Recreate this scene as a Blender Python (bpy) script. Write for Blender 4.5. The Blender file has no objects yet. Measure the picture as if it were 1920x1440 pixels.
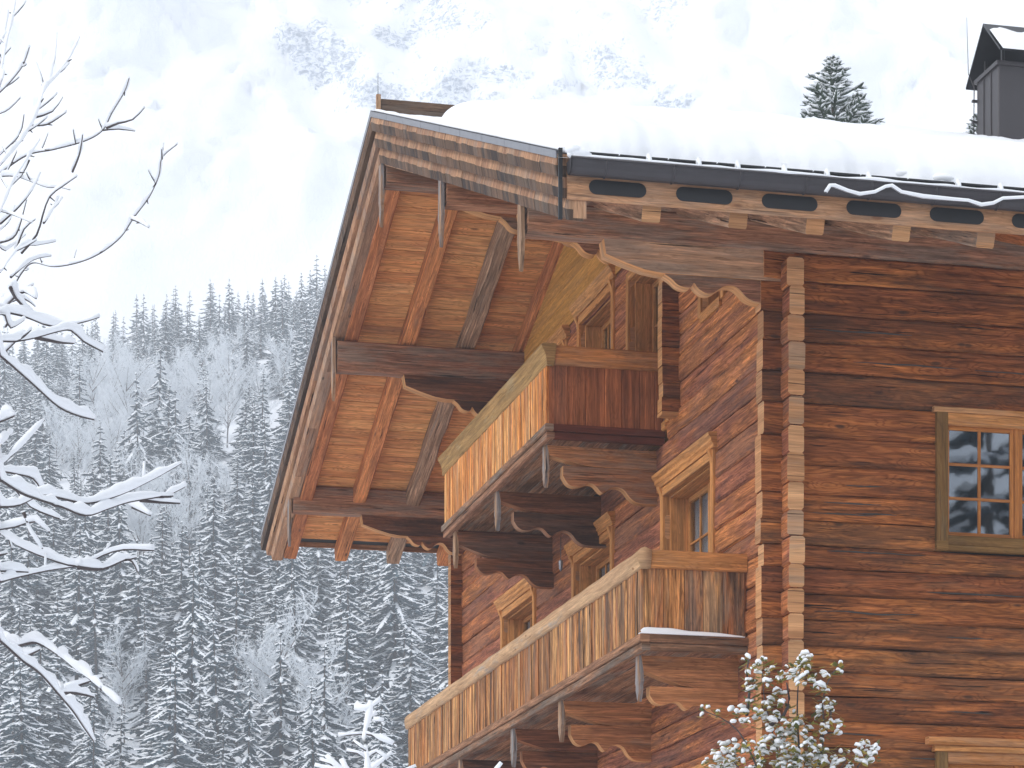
import bpy, math, random
from mathutils import Vector, noise as mn
R = math.radians
sc = bpy.context.scene
col = sc.collection
random.seed(7)

# ---------------------------------------------------------------- camera
F = 5270.0; HY = 2100.0; CX = 960.0
YAW = math.atan2(1260, 5270)
CY_, SY_ = math.cos(YAW), math.sin(YAW)
CAM = Vector((-11.7995, -34.1935, 0.0))
cam = bpy.data.cameras.new('camera')
cam.sensor_fit = 'HORIZONTAL'; cam.sensor_width = 36
cam.lens = F / 1920 * 36
cam.shift_y = (HY - 720) / 1920
cam.clip_start = 0.5; cam.clip_end = 6000
co = bpy.data.objects.new('camera', cam); col.objects.link(co)
co.location = CAM; co.rotation_euler = (R(90), 0, -YAW)
sc.camera = co

# ---------------------------------------------------------------- light
SUN_EL, SUN_AZ = 38, 252          # azimuth: direction the light comes from, degrees, counted from +Y clockwise
w = bpy.data.worlds.new("World"); sc.world = w; w.use_nodes = True
nt = w.node_tree; nt.nodes.clear()
sky = nt.nodes.new('ShaderNodeTexSky'); sky.sky_type = 'NISHITA'; sky.sun_disc = False
sky.sun_elevation = R(SUN_EL); sky.sun_rotation = R(SUN_AZ); sky.air_density = 1.0; sky.dust_density = 3.0
bg1 = nt.nodes.new('ShaderNodeBackground'); bg1.inputs[1].default_value = 0.10
nt.links.new(sky.outputs[0], bg1.inputs[0])
bg2 = nt.nodes.new('ShaderNodeBackground'); bg2.inputs[0].default_value = (0.925, 0.955, 1.0, 1); bg2.inputs[1].default_value = .96
mx = nt.nodes.new('ShaderNodeMixShader'); mx.inputs[0].default_value = 0.8      # cloud cover
nt.links.new(bg1.outputs[0], mx.inputs[1]); nt.links.new(bg2.outputs[0], mx.inputs[2])
wo = nt.nodes.new('ShaderNodeOutputWorld'); nt.links.new(mx.outputs[0], wo.inputs[0])
sl = bpy.data.lights.new('sun', 'SUN'); sl.energy = 1.2; sl.angle = R(14); sl.color = (1, .97, .92)
so = bpy.data.objects.new('sun', sl); col.objects.link(so)
az = R(SUN_AZ); el = R(SUN_EL)
sd = Vector((math.sin(az) * math.cos(el), math.cos(az) * math.cos(el), math.sin(el)))
so.rotation_euler = sd.to_track_quat('Z', 'Y').to_euler(); so.location = (-60, -60, 60)
sc.view_settings.view_transform = 'Standard'; sc.view_settings.look = 'None'
sc.view_settings.exposure = 0.34; sc.view_settings.gamma = 1
sc.cycles.use_denoising = True
sc.cycles.max_bounces = 7; sc.cycles.diffuse_bounces = 4; sc.cycles.volume_bounces = 4
sc.cycles.use_adaptive_sampling = True

# ---------------------------------------------------------------- helpers
def at(px, py, d):
    a = (px - CX) / F * d
    return Vector((CAM.x + a * CY_ + d * SY_, CAM.y - a * SY_ + d * CY_, (HY - py) / F * d))
def cam2w(L, D, z=0):
    return Vector((CAM.x + L * CY_ + D * SY_, CAM.y - L * SY_ + D * CY_, z))
def rr(): return (random.random(), random.random(), random.random())

class MB:
    def __init__(s): s.v = []; s.f = []; s.uv = []; s.r = []; s.m = []; s.sm = []
    def add(s, vs, fs, uvs, rnd=None, mi=0, smooth=False):
        o = len(s.v); rnd = rnd or rr()
        s.v += [tuple(v) for v in vs]; s.r += [rnd] * len(vs)
        for f, u in zip(fs, uvs):
            s.f.append(tuple(i + o for i in f)); s.uv += list(u); s.m.append(mi); s.sm.append(smooth)
    def beam(s, p0, p1, wd, ht, up=(0, 0, 1), seg=1, jit=0.0, ch=0.01, mi=0, cap=None, rnd=None):
        p0 = Vector(p0); p1 = Vector(p1); d = p1 - p0; L = d.length; d.normalize()
        up = Vector(up); sd_ = d.cross(up).normalized(); u2 = sd_.cross(d).normalized()
        a, b = wd / 2, ht / 2; ch = min(ch, a * .6, b * .6)
        prof = [(-a + ch, -b), (a - ch, -b), (a, -b + ch), (a, b - ch), (a - ch, b), (-a + ch, b), (-a, b - ch), (-a, -b + ch)]
        per = [0]
        for i in range(8):
            q, r_ = prof[i], prof[(i + 1) % 8]; per.append(per[-1] + math.hypot(q[0] - r_[0], q[1] - r_[1]))
        rnd = rnd or rr(); off = Vector((rnd[0] * 31, rnd[1] * 17, rnd[2] * 23))
        vs = []
        for k in range(seg + 1):
            t = k / seg
            for (x, y) in prof:
                q = p0 + d * (L * t) + sd_ * x + u2 * y
                if jit:
                    n = mn.noise_vector(q * 1.3 + off); n2 = mn.noise_vector(q * 5.1 + off)
                    dd = n * jit + n2 * jit * .5
                    q = q + dd - d * dd.dot(d) * .7
                vs.append(q)
        fs = []; uvs = []
        for k in range(seg):
            for i in range(8):
                j = (i + 1) % 8; o = k * 8
                fs.append((o + i, o + j, o + 8 + j, o + 8 + i))
                u0, u1 = L * k / seg, L * (k + 1) / seg
                uvs.append([(u0, per[i]), (u0, per[i + 1]), (u1, per[i + 1]), (u1, per[i])])
        s.add(vs, fs, uvs, rnd, mi)
        c = mi if cap is None else cap
        o = len(s.v) - len(vs)
        for k, rev in ((0, True), (seg, False)):
            idx = [o + k * 8 + i for i in range(8)]; uu = [(x * .4 + 5, y) for x, y in prof]
            if rev: idx.reverse(); uu.reverse()
            s.f.append(tuple(idx)); s.uv += uu; s.m.append(c); s.sm.append(False)
    def box(s, x0, x1, y0, y1, z0, z1, ax='auto', seg=1, jit=0, ch=.008, mi=0, cap=None, rnd=None):
        dx, dy, dz = x1 - x0, y1 - y0, z1 - z0
        cx, cy, cz = (x0 + x1) / 2, (y0 + y1) / 2, (z0 + z1) / 2
        if ax == 'auto': ax = 'xyz'[[dx, dy, dz].index(max(dx, dy, dz))]
        if ax == 'x': s.beam((x0, cy, cz), (x1, cy, cz), dy, dz, (0, 0, 1), seg, jit, ch, mi, cap, rnd)
        elif ax == 'y': s.beam((cx, y0, cz), (cx, y1, cz), dx, dz, (0, 0, 1), seg, jit, ch, mi, cap, rnd)
        else: s.beam((cx, cy, z0), (cx, cy, z1), dx, dy, (0, 1, 0), seg, jit, ch, mi, cap, rnd)
    def prism(s, pts, vec, uvaxes, mi=0, me=None, rnd=None, along=False):
        # pts: closed polygon of 3D points; vec: extrusion; uvaxes: two functions point->u, v
        pts = [Vector(p) for p in pts]; vec = Vector(vec); n = len(pts); rnd = rnd or rr()
        vs = pts + [p + vec for p in pts]; fu = lambda p: (uvaxes[0](p), uvaxes[1](p))
        fs = [tuple(range(n)), tuple(range(2 * n - 1, n - 1, -1))]
        uvs = [[fu(p) for p in pts], [fu(p) for p in reversed(pts)]]
        s.add(vs, fs, uvs, rnd, mi)
        o = len(s.v) - 2 * n; acc = 0; L = vec.length
        for i in range(n):
            j = (i + 1) % n; l = (pts[i] - pts[j]).length
            s.f.append((o + j, o + i, o + n + i, o + n + j)); s.m.append(me if me is not None else mi); s.sm.append(False)
            q_ = [(acc + l, 0), (acc, 0), (acc, L), (acc + l, L)]; acc += l
            s.uv += [(v, u) for u, v in q_] if along else q_
    def tube(s, pts, rad, n=6, mi=0, flat=1.0, rnd=None, cap=True, smooth=True):
        pts = [Vector(p) for p in pts]; rs = rad if isinstance(rad, list) else [rad] * len(pts)
        vs = []; acc = 0; us = []
        for i, p in enumerate(pts):
            if i: acc += (p - pts[i - 1]).length
            us.append(acc)
            d = (pts[min(i + 1, len(pts) - 1)] - pts[max(i - 1, 0)]).normalized()
            a = d.cross(Vector((0, 0, 1)))
            if a.length < 1e-3: a = d.cross(Vector((0, 1, 0)))
            a.normalize(); b = a.cross(d)
            for k in range(n):
                t = 2 * math.pi * k / n
                vs.append(p + a * math.cos(t) * rs[i] + b * math.sin(t) * rs[i] * flat)
        fs = []; uvs = []
        for i in range(len(pts) - 1):
            for k in range(n):
                j = (k + 1) % n
                fs.append((i * n + k, i * n + j, (i + 1) * n + j, (i + 1) * n + k)[::-1])
                uvs.append([(us[i], k * .05), (us[i], k * .05 + .05), (us[i + 1], k * .05 + .05), (us[i + 1], k * .05)][::-1])
        if cap:
            fs.append(tuple(range(n))); uvs.append([(0, 0)] * n)
            fs.append(tuple(range(len(vs) - 1, len(vs) - n - 1, -1))); uvs.append([(0, 0)] * n)
        s.add(vs, fs, uvs, rnd, mi, smooth)
    def build(s, name, mats, parent=None):
        me = bpy.data.meshes.new(name)
        me.from_pydata(s.v, [], s.f)
        if not isinstance(mats, (list, tuple)): mats = [mats]
        for m in mats: me.materials.append(m)
        me.polygons.foreach_set('material_index', s.m)
        me.polygons.foreach_set('use_smooth', s.sm)
        ul = me.uv_layers.new(name='UVMap'); ul.data.foreach_set('uv', [c for u in s.uv for c in u])
        at_ = me.attributes.new('rnd', 'FLOAT_VECTOR', 'POINT'); at_.data.foreach_set('vector', [c for u in s.r for c in u])
        me.update()
        o = bpy.data.objects.new(name, me); col.objects.link(o)
        if parent is not None: o.parent = parent
        return o
def tag(o, label=None, cat=None, group=None, kind=None):
    if label: o['label'] = label
    if cat: o['category'] = cat
    if group: o['group'] = group
    if kind: o['kind'] = kind
    return o
def empty(name, loc=(0, 0, 0)):
    o = bpy.data.objects.new(name, None); col.objects.link(o); o.location = loc; o.empty_display_size = .2
    return o
def place(o):       # a part given in world coordinates under a moved parent
    p = o.parent; o.location = (-p.location.x, -p.location.y, -p.location.z); return o

# ---------------------------------------------------------------- materials
def nodes(name):
    m = bpy.data.materials.new(name); m.use_nodes = True
    t = m.node_tree; b = t.nodes['Principled BSDF']
    return m, t, b
def N(t, typ, **kw):
    n = t.nodes.new(typ)
    for k, v in kw.items(): setattr(n, k, v)
    return n
def math_(t, op, a, b=None, c=None):
    n = N(t, 'ShaderNodeMath', operation=op)
    for i, x in enumerate((a, b, c)):
        if x is None: continue
        if isinstance(x, (int, float)): n.inputs[i].default_value = x
        else: t.links.new(x, n.inputs[i])
    return n.outputs[0]
def mixc(t, f, a, b, bt='MIX'):
    n = N(t, 'ShaderNodeMix', data_type='RGBA', blend_type=bt)
    if isinstance(f, (int, float)): n.inputs[0].default_value = f
    else: t.links.new(f, n.inputs[0])
    for s_, x in ((6, a), (7, b)):
        if isinstance(x, (tuple, list)): n.inputs[s_].default_value = (*x[:3], 1)
        else: t.links.new(x, n.inputs[s_])
    return n.outputs[2]
def ramp(t, f, stops, interp='LINEAR'):
    n = N(t, 'ShaderNodeValToRGB'); n.color_ramp.interpolation = interp
    e = n.color_ramp.elements
    while len(e) < len(stops): e.new(.5)
    for i, (p, c) in enumerate(stops):
        e[i].position = p; e[i].color = (*c, 1) if isinstance(c, (tuple, list)) else (c, c, c, 1)
    t.links.new(f, n.inputs[0]); return n.outputs[0]
def scaled(t, vec, sx, sy, sz=1):
    n = N(t, 'ShaderNodeVectorMath', operation='MULTIPLY'); t.links.new(vec, n.inputs[0]); n.inputs[1].default_value = (sx, sy, sz)
    return n.outputs[0]
def noise(t, vec, det=4, rough=.6, dist=0.0, scale=1.0):
    n = N(t, 'ShaderNodeTexNoise'); t.links.new(vec, n.inputs['Vector']); n.inputs['Scale'].default_value = scale
    n.inputs['Detail'].default_value = det; n.inputs['Roughness'].default_value = rough; n.inputs['Distortion'].default_value = dist
    return n.outputs['Fac']
def sstep(t, x, a, b):
    n = N(t, 'ShaderNodeMapRange', interpolation_type='SMOOTHSTEP'); t.links.new(x, n.inputs[0])
    n.inputs[1].default_value = a; n.inputs[2].default_value = b; return n.outputs[0]

def wood(name, tones, grey=.15, dark=.35, ring=.5, knots=.5, cracks=.6, bump=.5, greycol=(.30, .27, .24), stain=(.035, .022, .018), pale=0.0, rough=.75, gs=1.0, con=.7, raw=False, k=1.0):
    m, t, b = nodes(name)
    uv = N(t, 'ShaderNodeUVMap', uv_map='UVMap').outputs[0]
    rn = N(t, 'ShaderNodeAttribute', attribute_name='rnd').outputs['Vector']
    off = scaled(t, rn, 37.3, 53.7, 19.1)
    ad = N(t, 'ShaderNodeVectorMath', operation='ADD'); t.links.new(uv, ad.inputs[0]); t.links.new(off, ad.inputs[1]); P = ad.outputs[0]
    sep = N(t, 'ShaderNodeSeparateXYZ'); t.links.new(rn, sep.inputs[0])
    big = noise(t, scaled(t, P, .55 * gs, 3.2 * gs), 3, .55, .6)
    # knots
    vo = N(t, 'ShaderNodeTexVoronoi'); vo.inputs['Scale'].default_value = 1
    t.links.new(scaled(t, P, 1.7 * gs, 4.6 * gs), vo.inputs['Vector'])
    kd = vo.outputs['Distance']
    wn = N(t, 'ShaderNodeSeparateXYZ'); t.links.new(vo.outputs['Color'], wn.inputs[0])
    kmask = math_(t, 'MULTIPLY', math_(t, 'SUBTRACT', 1.0, sstep(t, kd, .06, .17)), math_(t, 'GREATER_THAN', wn.outputs[0], 1 - knots * .6))
    ringn = math_(t, 'SINE', math_(t, 'ADD', math_(t, 'MULTIPLY', noise(t, scaled(t, P, .5 * gs, 4.2 * gs), 3, .5, .4), 95), math_(t, 'MULTIPLY', math_(t, 'SUBTRACT', 1.0, sstep(t, kd, .02, .5)), 14)))
    rings = math_(t, 'MULTIPLY_ADD', ringn, .5, .5)
    fine = noise(t, scaled(t, P, 3.0, 75), 4, .65)
    streak = noise(t, scaled(t, P, .8, 15), 7, .72, .35)
    n = len(tones); tones = [(c[0] * .99 * k, c[1] * .80 * k, c[2] * .60 * k) for c in tones] if not raw else [(c[0] * .90 * k, c[1] * .77 * k, c[2] * .66 * k) for c in tones]; greycol = tuple(x * .66 for x in greycol)
    tone = ramp(t, math_(t, 'ADD', math_(t, 'MULTIPLY', sep.outputs[0], .78), math_(t, 'MULTIPLY_ADD', big, 1.0, -.40)), [((i + .0) / max(1, n - 1), c) for i, c in enumerate(tones)], 'LINEAR')
    lum = math_(t, 'MULTIPLY_ADD', streak, 3.0, -.78)
    c = mixc(t, con, tone, ramp(t, lum, [(0, .16), (.4, .55), (.75, 1.15), (1, 1.9)]), 'MULTIPLY')
    # colour ramp cannot exceed 1 in ui but values pass
    rf = math_(t, 'MULTIPLY', math_(t, 'POWER', rings, 3.0), ring)
    c = mixc(t, rf, c, mixc(t, 1.0, c, (.42, .33, .28), 'MULTIPLY'))
    if pale > 0:
        pm = math_(t, 'MULTIPLY', sstep(t, noise(t, scaled(t, P, 1.3, 17), 4, .6), .52, .68), pale)
        c = mixc(t, pm, c, (.62, .42, .24))
    gmask = math_(t, 'MULTIPLY', sstep(t, math_(t, 'ADD', noise(t, scaled(t, P, .8, 5), 5, .7), math_(t, 'MULTIPLY', sep.outputs[1], .22)), .60, .78), grey)
    c = mixc(t, gmask, c, greycol)
    dm = math_(t, 'MULTIPLY', sstep(t, math_(t, 'ADD', noise(t, scaled(t, P, .7, 3.6), 6, .72, .5), math_(t, 'MULTIPLY_ADD', sep.outputs[2], .26, -.08)), .52, .74), dark)
    c = mixc(t, dm, c, stain)
    c = mixc(t, math_(t, 'MULTIPLY', kmask, .8), c, stain)
    cr = sstep(t, noise(t, scaled(t, P, .9, 34), 3, .5, .2), .655, .685)
    c = mixc(t, math_(t, 'MULTIPLY', cr, cracks), c, (.015, .01, .008))
    c = mixc(t, min(.6, con), c, mixc(t, 1.0, c, ramp(t, noise(t, scaled(t, P, 2.0, 42), 5, .75), [(.34, .3), (.5, .95), (.66, 1.6)]), 'MULTIPLY'))
    t.links.new(c, b.inputs['Base Color'])
    b.inputs['Roughness'].default_value = rough
    b.inputs['Specular IOR Level'].default_value = .08
    h = math_(t, 'ADD', math_(t, 'MULTIPLY', fine, .4), math_(t, 'ADD', math_(t, 'MULTIPLY', streak, .8), math_(t, 'MULTIPLY', cr, -1.2)))
    h = math_(t, 'ADD', h, math_(t, 'MULTIPLY', big, 1.2))
    bp = N(t, 'ShaderNodeBump'); bp.inputs['Strength'].default_value = bump; bp.inputs['Distance'].default_value = .012
    t.links.new(h, bp.inputs['Height']); t.links.new(bp.outputs[0], b.inputs['Normal'])
    return m
def plain(name, c, rough=.5, metal=0.0, var=.15, sc_=6, bump=.1):
    m, t, b = nodes(name)
    g = N(t, 'ShaderNodeTexCoord').outputs['Object']
    n = noise(t, g, 5, .6, 0, sc_)
    cc = mixc(t, n, tuple(x * (1 - var) for x in c), tuple(min(1, x * (1 + var)) for x in c))
    t.links.new(cc, b.inputs['Base Color']); b.inputs['Roughness'].default_value = rough; b.inputs['Metallic'].default_value = metal
    bp = N(t, 'ShaderNodeBump'); bp.inputs['Strength'].default_value = bump; bp.inputs['Distance'].default_value = .02
    t.links.new(n, bp.inputs['Height']); t.links.new(bp.outputs[0], b.inputs['Normal'])
    return m
M = {}
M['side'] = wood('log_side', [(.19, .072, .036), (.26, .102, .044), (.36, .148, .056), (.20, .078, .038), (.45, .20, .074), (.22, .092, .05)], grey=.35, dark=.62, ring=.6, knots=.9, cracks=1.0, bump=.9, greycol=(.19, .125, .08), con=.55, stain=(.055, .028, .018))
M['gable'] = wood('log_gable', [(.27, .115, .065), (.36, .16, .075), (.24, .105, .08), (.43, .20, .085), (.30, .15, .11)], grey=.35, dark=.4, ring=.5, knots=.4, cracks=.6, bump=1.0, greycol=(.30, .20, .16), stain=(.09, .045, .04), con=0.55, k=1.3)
M['end'] = wood('log_end', [(.45, .28, .17), (.39, .235, .14), (.50, .34, .22), (.34, .19, .11)], grey=.5, dark=.25, ring=.25, knots=.1, cracks=.8, bump=.5, greycol=(.46, .36, .27), con=.25, k=1.3)
M['soffit'] = wood('soffit_board', [(.50, .26, .12), (.56, .31, .15), (.44, .21, .095), (.60, .36, .18), (.40, .185, .085)], grey=.12, dark=.2, ring=.45, knots=.45, cracks=.5, bump=.3, greycol=(.4, .32, .25), stain=(.20, .085, .04), con=0.28, k=1.38)
M['rafter'] = wood('rafter_wood', [(.36, .165, .085), (.44, .21, .10), (.30, .13, .07), (.40, .20, .11)], grey=.35, dark=.35, ring=.35, knots=.4, cracks=.8, bump=.6, greycol=(.36, .27, .20), stain=(.12, .06, .04), con=0.42, k=1.4)
M['rafter_grey'] = wood('rafter_grey_wood', [(.40, .29, .21), (.36, .25, .18)], grey=.8, dark=.35, ring=.2, knots=.6, cracks=.9, bump=1.0, greycol=(.40, .33, .27), stain=(.12, .08, .06), raw=True, k=1.2)
M['purlin'] = wood('purlin_wood', [(.30, .17, .12), (.34, .19, .12), (.25, .13, .09), (.38, .23, .15)], grey=.7, dark=.5, ring=.3, knots=.3, cracks=.9, bump=.7, greycol=(.36, .27, .21), stain=(.08, .045, .035), raw=True, con=.6, k=1.15)
M['console'] = wood('console_wood', [(.36, .17, .09), (.42, .22, .12), (.30, .14, .08)], grey=.55, dark=.3, ring=.35, knots=.3, cracks=.6, bump=.5, greycol=(.42, .32, .24), stain=(.12, .05, .035), raw=False, con=.5, k=1.15)
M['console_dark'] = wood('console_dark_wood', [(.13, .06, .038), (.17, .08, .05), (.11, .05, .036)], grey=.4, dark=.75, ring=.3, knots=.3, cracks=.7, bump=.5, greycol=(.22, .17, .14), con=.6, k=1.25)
M['pale_edge'] = wood('console_cut_edge', [(.52, .30, .15), (.58, .36, .2)], grey=.3, dark=.1, ring=.2, knots=.1, cracks=.3, bump=.2, greycol=(.5, .42, .33), con=.3)
M['bright'] = wood('balcony_plank_bright', [(.54, .24, .08), (.64, .33, .12), (.48, .19, .06), (.70, .44, .2), (.58, .27, .09), (.44, .17, .06)], grey=.25, dark=.3, ring=.5, knots=.45, cracks=.9, bump=.5, greycol=(.62, .50, .36), stain=(.16, .06, .025), pale=.4, con=.75)
M['weath'] = wood('balcony_plank_weathered', [(.40, .20, .085), (.50, .27, .12), (.30, .135, .065), (.60, .39, .2), (.36, .17, .08)], grey=.5, dark=.75, ring=.5, knots=.6, cracks=1.0, bump=.6, greycol=(.30, .25, .20), stain=(.06, .04, .03), pale=.3, con=.88)
M['red'] = wood('balcony_red_board', [(.26, .105, .055), (.31, .13, .065), (.22, .085, .045)], grey=.1, dark=.3, ring=.3, knots=.25, cracks=.4, bump=.2, stain=(.08, .03, .02), con=.5, k=1.15)
M['dkred'] = wood('floor_beam_dark_red', [(.10, .032, .026), (.13, .042, .03)], grey=.1, dark=.4, ring=.2, knots=.2, cracks=.3, bump=.2, con=.4)
M['beam'] = wood('floor_beam_weathered', [(.27, .16, .10), (.32, .19, .12), (.22, .12, .085)], grey=.8, dark=.45, ring=.3, knots=.3, cracks=.9, bump=.5, greycol=(.36, .29, .23), raw=True, con=.6)
M['ochre'] = wood('handrail_lichen', [(.42, .28, .12), (.36, .25, .12)], grey=.5, dark=.25, ring=.15, knots=.3, cracks=.6, bump=.5, greycol=(.55, .46, .28), stain=(.2, .13, .05), gs=1.6, raw=True, con=.4, k=0.85)
M['cream'] = wood('handrail_pale', [(.62, .47, .30), (.56, .41, .27)], grey=.85, dark=.3, ring=.15, knots=1.1, cracks=.5, bump=.4, greycol=(.52, .47, .42), stain=(.24, .10, .035), gs=1.6, raw=True, con=.3)
M['rail'] = wood('handrail_plain', [(.52, .29, .13), (.45, .22, .09)], grey=.25, dark=.15, ring=.3, knots=.3, cracks=.4, bump=.3, greycol=(.5, .4, .3), stain=(.25, .1, .04), con=.4)
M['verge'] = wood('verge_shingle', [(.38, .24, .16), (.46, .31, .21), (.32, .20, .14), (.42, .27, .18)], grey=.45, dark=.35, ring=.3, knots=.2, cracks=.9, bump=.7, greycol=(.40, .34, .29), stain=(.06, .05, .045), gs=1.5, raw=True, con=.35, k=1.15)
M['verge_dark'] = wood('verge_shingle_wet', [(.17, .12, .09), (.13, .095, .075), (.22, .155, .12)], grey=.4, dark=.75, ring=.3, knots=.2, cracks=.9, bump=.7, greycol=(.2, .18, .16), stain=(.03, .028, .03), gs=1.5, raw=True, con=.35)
M['trim'] = wood('window_trim', [(.50, .28, .12), (.46, .24, .10), (.54, .32, .15)], grey=.15, dark=.12, ring=.3, knots=.25, cracks=.3, bump=.2, greycol=(.42, .33, .22), stain=(.2, .1, .05), con=.35, k=1.15)
M['olive'] = wood('window_trim_olive', [(.19, .125, .055), (.17, .11, .05)], grey=.4, dark=.2, ring=.25, knots=.2, cracks=.4, bump=.2, greycol=(.20, .17, .11), con=.35)
M['sash'] = wood('window_sash', [(.46, .22, .08), (.42, .19, .07)], grey=.1, dark=.1, ring=.2, knots=.1, cracks=.2, bump=.1, con=.3)
M['yellow'] = wood('gable_ochre_board', [(.46, .27, .085), (.42, .24, .075), (.50, .30, .10)], grey=.1, dark=.15, ring=.3, knots=.2, cracks=.4, bump=.3, stain=(.22, .12, .04), con=0.25, k=1.25)
M['pend'] = wood('pendant_board', [(.42, .28, .18), (.36, .27, .2)], grey=.85, dark=.25, ring=.2, knots=.2, cracks=.8, bump=.4, greycol=(.34, .35, .37), raw=True, con=.5)
M['fascia'] = wood('fascia_board', [(.42, .25, .15), (.36, .20, .115), (.46, .29, .18)], grey=.3, dark=.2, ring=.3, knots=.4, cracks=.5, bump=.3, greycol=(.4, .33, .27), stain=(.2, .09, .05), raw=True, con=.4, k=1.15)
M['console_light'] = wood('console_light_wood', [(.46, .31, .21), (.52, .37, .26), (.40, .26, .17)], grey=.5, dark=.2, ring=.3, knots=.3, cracks=.8, bump=.5, greycol=(.5, .41, .33), stain=(.2, .12, .08), raw=True, con=.45, k=1.15)
M['metal'] = plain('gutter_metal', (.055, .05, .055), .45, .3)
M['black'] = plain('vent_black', (.012, .012, .014), .6)
M['flash'] = plain('flashing_zinc', (.22, .22, .24), .4, .6)
M['chim'] = plain('chimney_metal', (.062, .056, .06), .45, .4, .12, 1.5, .05)
M['chimd'] = plain('chimney_cowl_metal', (.035, .035, .04), .4, .5)
M['bark'] = plain('twig_bark', (.085, .07, .07), .9, 0, .4, 30, .5)
M['bark2'] = plain('trunk_bark', (.09, .07, .06), .9, 0, .4, 8, .5)
M['curtain'] = plain('curtain_cloth', (.62, .64, .68), .9)
M['room'] = plain('room_dark', (.05, .045, .04), .9)

def snow_mat(name, c=(.90, .915, .94), bscale=9, bs=.25, dist=.03):
    m, t, b = nodes(name)
    g = N(t, 'ShaderNodeTexCoord').outputs['Object']
    n1 = noise(t, g, 5, .55, 0, bscale)
    t.links.new(mixc(t, n1, tuple(x * .97 for x in c), c), b.inputs['Base Color'])
    b.inputs['Roughness'].default_value = .7; b.inputs['Specular IOR Level'].default_value = .2
    bp = N(t, 'ShaderNodeBump'); bp.inputs['Strength'].default_value = bs; bp.inputs['Distance'].default_value = dist
    t.links.new(n1, bp.inputs['Height']); t.links.new(bp.outputs[0], b.inputs['Normal'])
    return m
M['snow'] = snow_mat('snow')
M['gsnow'] = snow_mat('ground_snow', (.86, .88, .92), 1.2, .5, .3)
M['tsnow'] = snow_mat('tree_snow', (.90, .92, .95), 3, .2, .05)
M['frost'] = plain('frosted_twig', (.72, .75, .78), .9, 0, .15, 2, .1)
m, t, b = nodes('needles')
g = N(t, 'ShaderNodeTexCoord').outputs['Object']
t.links.new(mixc(t, noise(t, g, 3, .6, 0, 2.5), (.030, .066, .085), (.11, .16, .19)), b.inputs['Base Color']); b.inputs['Roughness'].default_value = .8
M['needle'] = m
m, t, b = nodes('fir_needles')
g = N(t, 'ShaderNodeTexCoord').outputs['Object']
t.links.new(mixc(t, noise(t, g, 3, .6, 0, 4), (.045, .075, .05), (.12, .155, .115)), b.inputs['Base Color']); b.inputs['Roughness'].default_value = .8
M['fir'] = m
m, t, b = nodes('bush_leaf')
rn = N(t, 'ShaderNodeAttribute', attribute_name='rnd').outputs['Vector']; sp = N(t, 'ShaderNodeSeparateXYZ'); t.links.new(rn, sp.inputs[0])
t.links.new(ramp(t, sp.outputs[0], [(0, (.06, .08, .02)), (.45, (.20, .19, .03)), (.8, (.48, .34, .05)), (1, (.22, .08, .02))]), b.inputs['Base Color']); b.inputs['Roughness'].default_value = .5
M['leaf'] = m
# glass that mirrors what stands opposite
m, t, b = nodes('window_glass')
b.inputs['Base Color'].default_value = (.02, .025, .03, 1); b.inputs['Roughness'].default_value = .02
b.inputs['Alpha'].default_value = 1
tr = N(t, 'ShaderNodeBsdfTransparent'); tr.inputs[0].default_value = (.75, .8, .82, 1)
gl = N(t, 'ShaderNodeBsdfGlossy'); gl.inputs['Roughness'].default_value = .02; gl.inputs[0].default_value = (.75, .8, .88, 1)
g = N(t, 'ShaderNodeTexCoord').outputs['Object']
bp = N(t, 'ShaderNodeBump'); bp.inputs['Strength'].default_value = .02; bp.inputs['Distance'].default_value = .01
t.links.new(noise(t, g, 2, .5, 0, 3), bp.inputs['Height']); t.links.new(bp.outputs[0], gl.inputs['Normal'])
fr = N(t, 'ShaderNodeFresnel'); fr.inputs['IOR'].default_value = 2.1
ms = N(t, 'ShaderNodeMixShader'); t.links.new(math_(t, 'ADD', fr.outputs[0], .02), ms.inputs[0]); t.links.new(tr.outputs[0], ms.inputs[1]); t.links.new(gl.outputs[0], ms.inputs[2])
t.links.new(ms.outputs[0], t.nodes['Material Output'].inputs[0])
M['glass'] = m
m, t, b = nodes('gable_glass')
tr = N(t, 'ShaderNodeBsdfTransparent'); tr.inputs[0].default_value = (.82, .86, .88, 1)
gl = N(t, 'ShaderNodeBsdfGlossy'); gl.inputs['Roughness'].default_value = .05; gl.inputs[0].default_value = (.8, .85, .9, 1)
ms = N(t, 'ShaderNodeMixShader'); ms.inputs[0].default_value = .22; t.links.new(tr.outputs[0], ms.inputs[1]); t.links.new(gl.outputs[0], ms.inputs[2])
t.links.new(ms.outputs[0], t.nodes['Material Output'].inputs[0]); M['gglass'] = m

# ================================================================ chalet
house = empty('timber_chalet', (0, 0, -1.6))
tag(house, 'large brown timber log chalet with snow covered gable roof and two wooden balconies', 'house')
def part(mb, name, mats, parent=house):
    o = mb.build(name, mats, parent)
    # vertices are in world space: cancel only the root's offset
    if parent is house: place(o)
    return o
RY = 9.5                      # ridge line
YN, YF = -2.32, 20.75          # eaves
XV, XE = -3.62, 15.0          # verge and back end
def T(y):
    return 15.9 - .388 * (RY - y) if y < RY else 15.9 - .358 * (y - RY)
Z0 = -1.6

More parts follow.
